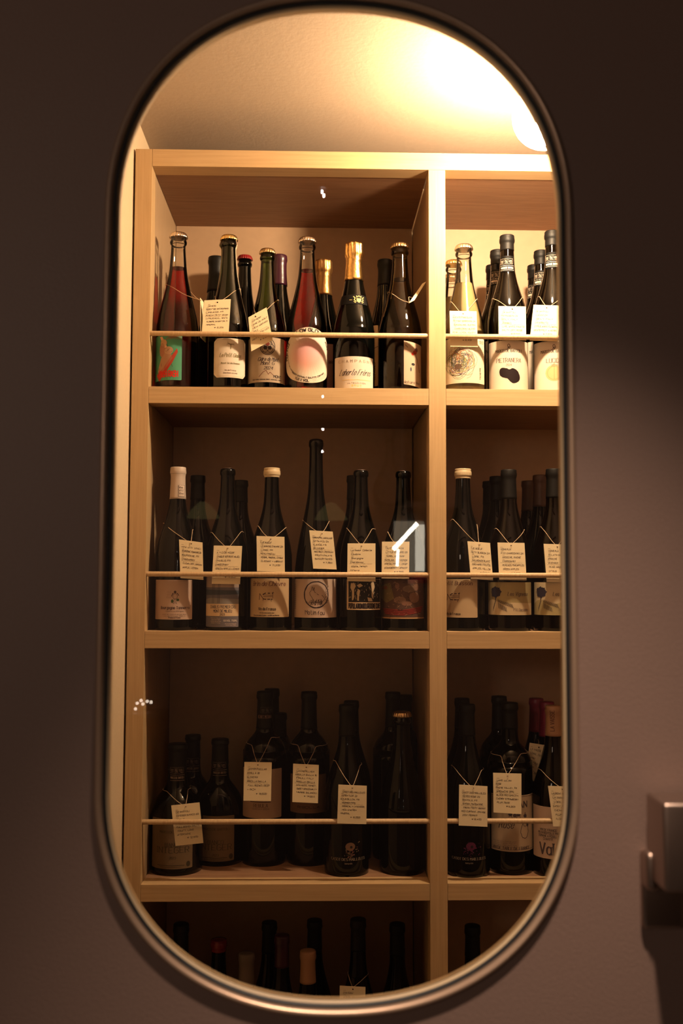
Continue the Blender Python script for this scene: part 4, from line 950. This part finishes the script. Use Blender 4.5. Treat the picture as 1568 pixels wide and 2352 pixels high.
# ---------------------------------------------------------------- handwritten price tags on twine
CARD = (.80, .68, .45)
def card(corners, hole, Y, lines, strs, bk, label, group, edge=0.0, size=None, Ystr=None):
    """corners: photo points TL TR BR BL of the card; strs: photo points where the twine meets the bottle"""
    P4 = [at(x, y, Y) for x, y in corners]
    if edge:   # card swung about its upper edge line: right side comes forward/back
        for i in (1, 2): P4[i] = P4[i]+Vector((0, edge, 0))
    org = at(*hole, Y)
    root = empty('price_tag', (org.x, org.y, org.z+CZ), label, 'tag', group)
    TL, TR, BR, BL = P4
    def f(u, v, off=0.0):       # u,v in 0..1 (v from the top)
        p = TL*(1-u)*(1-v)+TR*u*(1-v)+BR*u*v+BL*(1-u)*v-org
        n = ((TR-TL).cross(BL-TL)).normalized()
        if n.y > 0: n = -n
        return p+n*off
    # outline with a punched hole
    w = (TR-TL).length; h = (BL-TL).length
    d = TR-TL; hu = max(.1, min(.9, ((org-TL).dot(d))/d.length_squared)) if not edge else .5; hv = .0055/h
    bend = random.uniform(-.0014, .0014)
    n = 24; ring = [(hu+.0014/w*cos(2*pi*i/n), hv+.0014/h*sin(2*pi*i/n)) for i in range(n)]
    sq = []
    for i in range(n):
        a = 2*pi*i/n; c_, s_ = cos(a), sin(a)
        t = 1/max(abs(c_), abs(s_)); sq.append((min(1, max(0, hu+c_*t*.10)), min(1, max(0, hv+s_*t*hv))))
    vs, fs, cs = [], [], []
    for u, v in ring: vs.append(f(u, v))
    for u, v in sq: vs.append(f(u, v))
    for i in range(n): k = (i+1) % n; fs.append((i, n+i, n+k, k))
    def patch(u0, u1, v0, v1):
        b0 = len(vs)
        for u, v in ((u0, v0), (u1, v0), (u1, v1), (u0, v1)): vs.append(f(u, v))
        fs.append((b0, b0+1, b0+2, b0+3))
    patch(0, hu-.1, 0, 2*hv); patch(hu+.1, 1, 0, 2*hv); patch(0, 1, 2*hv, 1)
    o = mesh('card', vs, fs, MT['ink'], root, False, [CARD]*len(vs))
    md = o.modifiers.new('paper', 'SOLIDIFY'); md.thickness = .0006; md.offset = 0
    if lines:
        W_, H_ = w*FPX/Y, h*FPX/Y
        pr = Print(lambda x, y: f(x/W_, y/H_, .00045), 20)
        class FL:  # text helper works with v upwards
            pass
        pr2 = Print(lambda x, y: f(x/W_, 1-y/H_, .00045), 20)
        y = H_*.80
        step = H_*.74/max(6, len(lines))
        for i, t in enumerate(lines):
            x0 = W_*(.10+random.uniform(-.01, .06))
            if t.startswith('#') : x0 = W_*.45
            if i < 4: pr2.text('name', x0, y+step*.66, 1.5, (.45, .36, .24), .35, align='l', width=5)
            if i == 4: pr2.text('dry medium body light rich full', W_*.08, y+step*.72, 1.4, (.45, .36, .24), .35, align='l', width=W_*.8)
            wd = min(W_*.93-x0, len(t)*3.0)
            pr2.text(t, x0, y, step*.40, (.13, .10, .09), .62, 'hand', align='l', slant=.12, width=wd, sp=1.2)
            y -= step
        pr2.build('lettering', root)
    # twine
    if strs and bk in BOT:
        b = BOT[bk]
        pts = []
        (lx, ly), (rx, ry) = strs
        def nk(px, py, side):
            q = at(px, py, b.Y); z = q.z-b.z0; r = rad_at(b.P, z)+.0009
            dx = q.x-b.X; dx = max(-r*.985, min(r*.985, dx))
            return Vector((b.X+dx, b.Y-sqrt(max(1e-9, r*r-dx*dx)), q.z)), r
        Lp, rl = nk(lx, ly, -1); Rp, rr = nk(rx, ry, 1)
        def wrap(p, tz):      # travel round the rear of the neck
            out = []
            a0 = atan2(Lp.y-b.Y, Lp.x-b.X); a1 = atan2(Rp.y-b.Y, Rp.x-b.X)
            while a0 < 0: a0 += 2*pi
            a0 = a0-2*pi if a0 > 2*pi else a0
            if a1 < 0: a1 += 2*pi
            # go from left (near pi..) down through the back (pi/2) to the right (near 0/2pi)
            if a1 > pi: a1 -= 2*pi
            for i in range(1, 12):
                t = i/12; a = a0+(a1-a0)*t; z = Lp.z+(Rp.z-Lp.z)*t
                r = rad_at(b.P, z-b.z0)+.0009
                out.append(Vector((b.X+r*cos(a), b.Y+r*sin(a), z)))
            return out
        def leg(A_, B_, sag):
            out = []
            for t in (.25, .5, .75):
                p = A_.lerp(B_, t)+Vector((0, 0, -sag*sin(pi*t)))
                r = rad_at(b.P, p.z-b.z0)+.0009; dx = p.x-b.X
                if abs(dx) < r: p.y = min(p.y, b.Y-sqrt(r*r-dx*dx))
                out.append(p)
            return out
        hole_f = org+Vector((0, -.0012, 0)); hole_b = org+Vector((0, .0012, 0))
        sg = random.uniform(.001, .004)
        pts = [hole_f+Vector((0, 0, -.0008)), hole_f]+leg(hole_f, Lp, sg)+[Lp]+wrap(None, 0)+[Rp]+leg(Rp, hole_b, sg*.7)+[hole_b]
        tube('twine', [tuple(p-org) for p in pts], .00055, MT['twine'], root, 5, 2)
    return root
GT = {1: 'price tags on the top shelf', 2: 'price tags on the middle shelf', 3: 'price tags on the lower shelf', 4: 'price tag in the bottom bay'}
YB, YF = 1.9855, 1.9700
tags = [
 (1, [(469, 690), (530, 687), (525, 765), (463, 767)], (500, 693), YB, ['GIMIOS', 'MUSCAT SEC DES ROUMANIS', 'LANGUEDOC, FR', 'MUSCAT PETIT GRAIN', 'CITRUS PEEL, WHITE', 'FLOWERS, SAVORY SALTY', 'MINERAL', '# 8,200'], ((484, 682), (552, 664)), 'a2', 'cream price tag hanging square on the deep green bottle with gold cap'),
 (1, [(570, 729), (612, 706), (626, 781), (577, 807)], (589, 727), YB-.0, ['DOM MONT', 'CIDRE DE MONT', 'YOICHI, HOKKAIDO', 'APPLE', 'PEAR, FRESH, LEES', 'DRY + FINE', '# 4,900'], ((580, 707), (639, 690)), 'a3', 'strongly tilted cream price tag on the green cider bottle'),
 (1, [(1032, 714), (1094, 715), (1097, 797), (1034, 796)], (1063, 720), YB, ['WACHTER-WIESLER', 'PET-NAT SERPENTIN 24', 'BURGENLAND, AUSTRIA', 'CHARDONNAY BLEND', 'PEAR, LEMON, YEASTY', 'CRISP', '# 8,400'], ((1032, 694), (1093, 690)), 'b1', 'cream price tag on the pale gold scribbled label bottle'),
 (1, [(1144, 703), (1207, 704), (1208, 782), (1145, 781)], (1176, 709), YB, ['DE BARTOLI', 'PIETRANERA 24', 'SICILY, ITALY', 'ZIBIBBO', 'LIME, WHITE FRUITS', 'SALTY, DRY, ROSE', '# 9,800'], ((1130, 688), (1194, 690)), 'b4', 'cream price tag on the black rock label bottle'),
 (1, [(1225, 700), (1288, 702), (1280, 784), (1216, 782)], (1256, 707), YB, ['DE BARTOLI', 'LUCIDO 24', 'SICILY, ITALY', 'CATARRATTO', 'CITRUS, WHITE FLOWERS', 'GRAPEFRUIT + HERBS', '# 7,600'], ((1235, 685), (1300, 680)), 'b7', 'cream price tag on the golden onion label bottle, cut by the window edge'),
 (2, [(411, 1239), (465, 1246), (467, 1332), (414, 1328)], (438, 1248), YB, ['VINI VITI VINCI', 'BOURGOGNE TONNERRE 23', 'BOURGOGNE, FR', 'CHARDONNAY', 'CLEAN, DRY, GREEN', 'APPLE, LEMON', '# 9,900'], ((377, 1202), (443, 1218)), 'c1', 'price tag hanging right of centre on the white capsule bottle'),
 (2, [(491, 1253), (556, 1254), (551, 1342), (486, 1341)], (523, 1260), YB, ['A + O DE MOOR', 'CHABLIS 1ER MONT MILIEU', 'CHABLIS, FR', 'CHARDONNAY', 'GREEN APPLE, LEMON', 'SALINE + MINERAL', '# 19,800'], ((489, 1224), (555, 1222)), 'c2', 'price tag on the landscape label bottle, reaching below the rail'),
 (2, [(589, 1231), (653, 1233), (654, 1314), (590, 1312)], (621, 1238), YB, ['TUE BOEUF', 'LE BRIN DE CHEVRE 23', 'LOIRE, FR', 'MENU PINEAU', 'HERBAL, MINERAL, CITRUS', 'ELEGANT + VIBRANT', '# 11,200'], ((594, 1209), (660, 1212)), 'c3', 'price tag on the cream wax bottle of the left bay'),
 (2, [(710, 1218), (764, 1221), (773, 1308), (719, 1306)], (738, 1226), YB, ['CHRISTOPHE LINDENLAUB', 'MATIN FOU 24', 'ALSACE, FR', 'SILVANER', 'MED BODY, PEPPERY', 'FRUITY PALATE', 'SAVOURY NOTES', '# 7,800'], ((691, 1195), (758, 1198)), 'c4', 'slanted price tag on the tallest slender bottle'),
 (2, [(798, 1248), (862, 1248), (862, 1336), (797, 1335)], (830, 1254), YB, ['La Soeur Cadette', 'Chablis', 'Bourgogne', 'Chardonnay', 'apple, lemon', 'mineral', '# 11,900'], ((792, 1213), (853, 1216)), 'c5', 'price tag on the woodcut label bottle'),
 (2, [(877, 1244), (940, 1244), (939, 1330), (876, 1329)], (908, 1247), YB, ['TAUTAVEL LATIN', 'LITTLE BASTARD 23', 'MOSEL, GERMANY', 'RIESLING, SAUVIGNON', 'FRESH, FRUITY, CRISP', 'GOOSEBERRY + APRICOT', '# 6,900'], ((887, 1222), (948, 1216)), 'c6', 'price tag on the dusky painted label bottle beside the divider'),
 (2, [(1073, 1243), (1125, 1247), (1132, 1333), (1081, 1330)], (1100, 1251), YB, ['TUE BOEUF', 'PETIT BUISSON 24', 'LOIRE, FR', 'SAUVIGNON BLANC', 'ORCHARD FRUITS,', 'APPLES, YELLOW', '# 8,900'], ((1039, 1194), (1098, 1206)), 'd1', 'slightly tilted price tag on the cream wax bottle of the right bay'),
 (2, [(1142, 1246), (1204, 1247), (1209, 1333), (1146, 1332)], (1173, 1252), YB, ['VIGNEAUX', "P'TIT CHARDONNAY 24", 'ARDECHE, RHONE', 'CHARDONNAY', 'PEACHES, PINEAPPLES', 'GREEN APPLES', '# 6,800'], ((1138, 1215), (1202, 1217)), 'd2', 'price tag on the tree label bottle of the middle file'),
 (2, [(1248, 1249), (1312, 1251), (1318, 1338), (1255, 1337)], (1279, 1255), YB, ['VIGNEAUX', 'ECLATS DE 24', 'ARDECHE', 'VIOGNIER', 'PEAR, GREEN', 'CITRUS', '# 4,900'], ((1240, 1210), (1300, 1212)), 'd3', 'price tag on the tree label bottle at the window edge'),
 (3, [(393, 1850), (458, 1843), (467, 1936), (403, 1943)], (426, 1853), YB, ['DE BARTOLI', 'INTEGER BIANCO 23', 'SICILY', 'GRILLO', 'FULL BODIED SALTY,', 'FRUITY, LONG', 'AFTERTASTE', '# 12,500'], ((387, 1812), (434, 1810)), 'e1', 'tilted price tag behind the rail on the leftmost lower shelf bottle'),
 (3, [(561, 1750), (624, 1751), (622, 1840), (559, 1839)], (592, 1756), 2.03, ['JASTER PUELLAR', 'REBULA 18', 'SLOVENIA', 'RIBOLLA GIALLA', 'FULL BODIED, DEEP', '+ RICH', '# 13,600'], ((580, 1706), (624, 1690)), 'e4', 'price tag covering the long cream label on the lower shelf'),
 (3, [(673, 1754), (732, 1757), (730, 1845), (671, 1842)], (703, 1761), 2.03, ['LA CASTELLADA', 'RIBOLLA GIALLA 16', 'FRIULI, ITALY', 'RIBOLLA GIALLA', 'ORANGES, HONEY,', 'SWEET SPICES SALTY', 'TANNINS, BALANCED', '# 14,500'], ((684, 1706), (726, 1708)), 'e6', 'price tag on the dim rounded label bottle, centre of the lower shelf'),
 (3, [(777, 1802), (842, 1805), (841, 1893), (774, 1891)], (809, 1809), YF, ['CASOT DES MAILLOLES', 'VERENTUDE 22', 'ROUSSILLON, FR', 'VERMENTINO', 'TROPICAL + LAVENDER,', 'HIGH ENERGY', 'MINERAL', '# 8,900'], ((770, 1745), (826, 1755)), 'e7', 'price tag hanging in front of the rail on the tan flower emblem bottle'),
 (3, [(1054, 1802), (1119, 1806), (1119, 1899), (1053, 1896)], (1086, 1811), YF, ['CASOT DES MAILLOLES', 'MEDEE ROSE 22', 'BANYULS, FR', 'SYRAH, MARSANNE', 'FRESH, FRUITY VIBRANT', 'RED CURRANT, ORANGE', 'ZEST PEPPER', '# 8,400'], ((1039, 1758), (1101, 1765)), 'f1', 'price tag hanging in front of the rail on the purple flower emblem bottle'),
 (3, [(1132, 1775), (1197, 1777), (1197, 1870), (1133, 1866)], (1165, 1782), 2.0, ['LAND JULIAN', 'ROSE', 'RHONE VALLEY, FR', 'GRENACHE GRIS', 'BLOOD RED SMOOTH,', 'CHERRY STRAWBERRY', 'PLUM, ROSE', '# 5,800'], ((1143, 1730), (1188, 1725)), 'f2', 'price tag over the handwriting and drawings label, right bay lower shelf'),
 (3, [(1258, 1805), (1322, 1807), (1330, 1899), (1270, 1898)], (1290, 1811), YF, ['LAURENT SAILLARD', 'LA VAISSE', 'LOIRE, FR', 'GAMAY, PINOT', 'CHERRY, BERRY,', 'PLUMS, LIVELY', 'FLORAL'], ((1238, 1765), (1298, 1770)), 'f5', 'price tag at the lower right window edge, cut off by it'),
 (3, [(1216, 1706), (1249, 1711), (1228, 1797), (1207, 1777)], (1238, 1715), 2.088, ['LA VAISSE', 'LOIRE, FR', 'GAMAY', 'RED FRUIT', 'FRESH', '# 7,200'], ((1224, 1700), (1272, 1700)), 'f6', 'dim narrow price tag turned away behind the cork-coloured capsule bottle'),
 (4, [(780, 2264), (839, 2267), (838, 2352), (779, 2350)], (810, 2269), 1.999, ['CHATEAU', 'ROUGE 22', 'FRANCE', 'SYRAH'], ((797, 2235), (845, 2235)), 'g7', 'dim price tag at the bottom of the window'),
]
for row, cs_, hole, Y, lines, strs, bk, lab in tags:
    card(cs_, hole, Y, lines, strs, bk, lab, GT[row])
# two tags seen edge-on
card([(459.5, 684), (464, 682), (465, 772), (460.5, 775)], (461, 690), YB, [], ((383, 656), (444, 672)), 'a1', 'price tag seen edge-on beside the leftmost red wine bottle', GT[1], edge=.055)
card([(951, 690), (981, 640), (972, 645), (938, 697)], (940, 695), YB+.006, [], ((886, 672), (936, 690)), 'a6', 'price tag flipped up edge-on against the divider', GT[1], edge=.02)

# ---------------------------------------------------------------- the room behind the viewer, met only in the window's reflection
def mir(px, py, Dv):          # a point seen mirrored in the pane at virtual depth Dv
    p = at(px, py, Dv); return Vector((p.x, 2*1.058-Dv, p.z))
def lightset(name, pts, Dv, r, mat, label, cat='lamp'):
    c = mir(pts[0][0], pts[0][1], Dv); root = empty(name, (c.x, c.y, c.z+CZ), label, cat)
    for p in pts:
        q = mir(p[0], p[1], Dv)-c
        o = sph('bulb', r, q, MT[mat], root, 12, 8)
    return root, c
r_, c_ = lightset('ceiling_spotlight', [(739.5, 440), (743.5, 449)], 2.2, .0030, 'spark', 'small twin spotlight under the ceiling behind the viewer')
lathe('spot_housing', [(.012, .006), (.014, .03), (.014, .04)], MT['black'], r_, 16)
r_, c_ = lightset('string_light', [(741, 911), (741, 986), (740, 1037)], 3.0, .0034, 'spark2', 'hanging string of tiny bulbs behind the viewer')
tube('cord', [(0, 0, CEIL-c_.z), (0, 0, .0)]+[(0, 0, -.16)], .001, MT['black'], r_, 5, 1)
for pts, lab in (([(466, 1156), (466, 1190)], 'small pendant lamp with a glowing shade hanging behind the viewer, on the left'), ([(760, 1158), (760, 1194)], 'small pendant lamp with a glowing shade hanging behind the viewer, in the middle')):
    p, q = mir(*pts[0], 3.1), mir(*pts[1], 3.1)
    pl = empty('pendant_lamp', (q.x, q.y, q.z+CZ), lab, 'lamp', 'pendant lamps behind the viewer'); hh = p.z-q.z
    lathe('lamp_shade', [(.052, 0), (.050, .004), (.038, hh*.55), (.016, hh), (.012, hh+.004)], MT['shade'], pl, 28)
    tube('cord', [(0, 0, hh), (0, 0, CEIL-q.z)], .0015, MT['black'], pl, 5, 1)
r_, c_ = lightset('candle_cluster', [(315, 1615), (324, 1609), (328, 1617), (338, 1611), (347, 1613), (311, 1628)], 2.8, .0046, 'spark3', 'cluster of small lights on a low table behind the viewer')
lathe('tray', [(.05, -.03), (.055, -.026), (.05, -.024)], MT['darkwood'], r_, 20)
box('table_lamp_stand', c_.x-.035, c_.x+.07, c_.y-.12, c_.y+.05, -CZ, c_.z-.03, MT['darkwood'], bev=.004)
tag(bpy.data.objects['table_lamp_stand'], 'low dark block table behind the viewer under the candle cluster', 'table')
# bar shelf with decanter, lit panel and tube
a = mir(840, 1165, 3.2); b2 = mir(1010, 1196, 3.2)
bs = box('bar_shelf', a.x, b2.x+.06, a.y-.12, a.y, b2.z, a.z, MT['darkwood'], bev=.002); tag(bs, 'dark wooden bar shelf on the wall behind the viewer', 'shelf')
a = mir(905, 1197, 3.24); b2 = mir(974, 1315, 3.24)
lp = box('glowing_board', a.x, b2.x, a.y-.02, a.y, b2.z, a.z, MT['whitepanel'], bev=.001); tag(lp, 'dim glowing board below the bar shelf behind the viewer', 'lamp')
a = mir(953, 1205, 3.22); b2 = mir(974, 1312, 3.22)
lp = box('light_box', a.x, b2.x, a.y-.0, a.y+.012, b2.z, a.z, MT['brightpanel'], bev=.001); tag(lp, 'bright narrow light box below the bar shelf behind the viewer', 'lamp')
p1, p2 = mir(903, 1262, 3.15), mir(958, 1202, 3.15)
tr = tube('lit_tube', [tuple(p1+Vector((0, 0, CZ))), tuple(p2+Vector((0, 0, CZ)))], .0065, MT['led'], None, 10, 1); tag(tr, 'slanted lit tube below the bar shelf behind the viewer', 'lamp')
p1, p2 = mir(914, 1262, 3.16), mir(912, 1300, 3.16)
tr = tube('lit_strip', [tuple(p1+Vector((0, 0, CZ))), tuple(p2+Vector((0, 0, CZ)))], .004, MT['led'], None, 8, 1); tag(tr, 'short upright lit strip below the bar shelf behind the viewer', 'lamp')
a = mir(940, 1317, 3.24); b2 = mir(974, 1340, 3.24)
rc = box('folded_cloth', a.x, b2.x+.05, a.y-.06, a.y, b2.z, a.z, MT['burg'], bev=.003); tag(rc, 'folded red cloth behind the viewer', 'cloth')
c_ = mir(895, 1164, 3.25)
dec = empty('decanter', (c_.x, c_.y, c_.z+CZ), 'glass decanter on the bar shelf behind the viewer', 'decanter')
lathe('vessel', [(.03, .001), (.05, .006), (.058, .03), (.055, .07), (.035, .11), (.016, .14), (.012, .19), (.018, .215)], MT['crystal'], dec, 32)
lathe('stopper', [(.010, .215), (.020, .235), (.018, .255), (.004, .265)], MT['crystal'], dec, 20)
def curtain():
    p, q = mir(925, 900, 3.3), mir(1000, 1150, 3.3); vs, fs = [], []
    n = 60
    for i in range(n+1):
        x = p.x+(q.x-p.x)*i/n; y = p.y-.03+.012*sin(i*.8)
        vs += [(x, y, p.z+CZ), (x, y, q.z+CZ)]
    fs = [(2*i, 2*i+1, 2*i+3, 2*i+2) for i in range(n)]
    o = mesh('curtain', vs, fs, MT['curtain'], None, True); md = o.modifiers.new('s', 'SOLIDIFY'); md.thickness = .002
    tag(o, 'grey pleated curtain behind the viewer', 'curtain')
curtain()
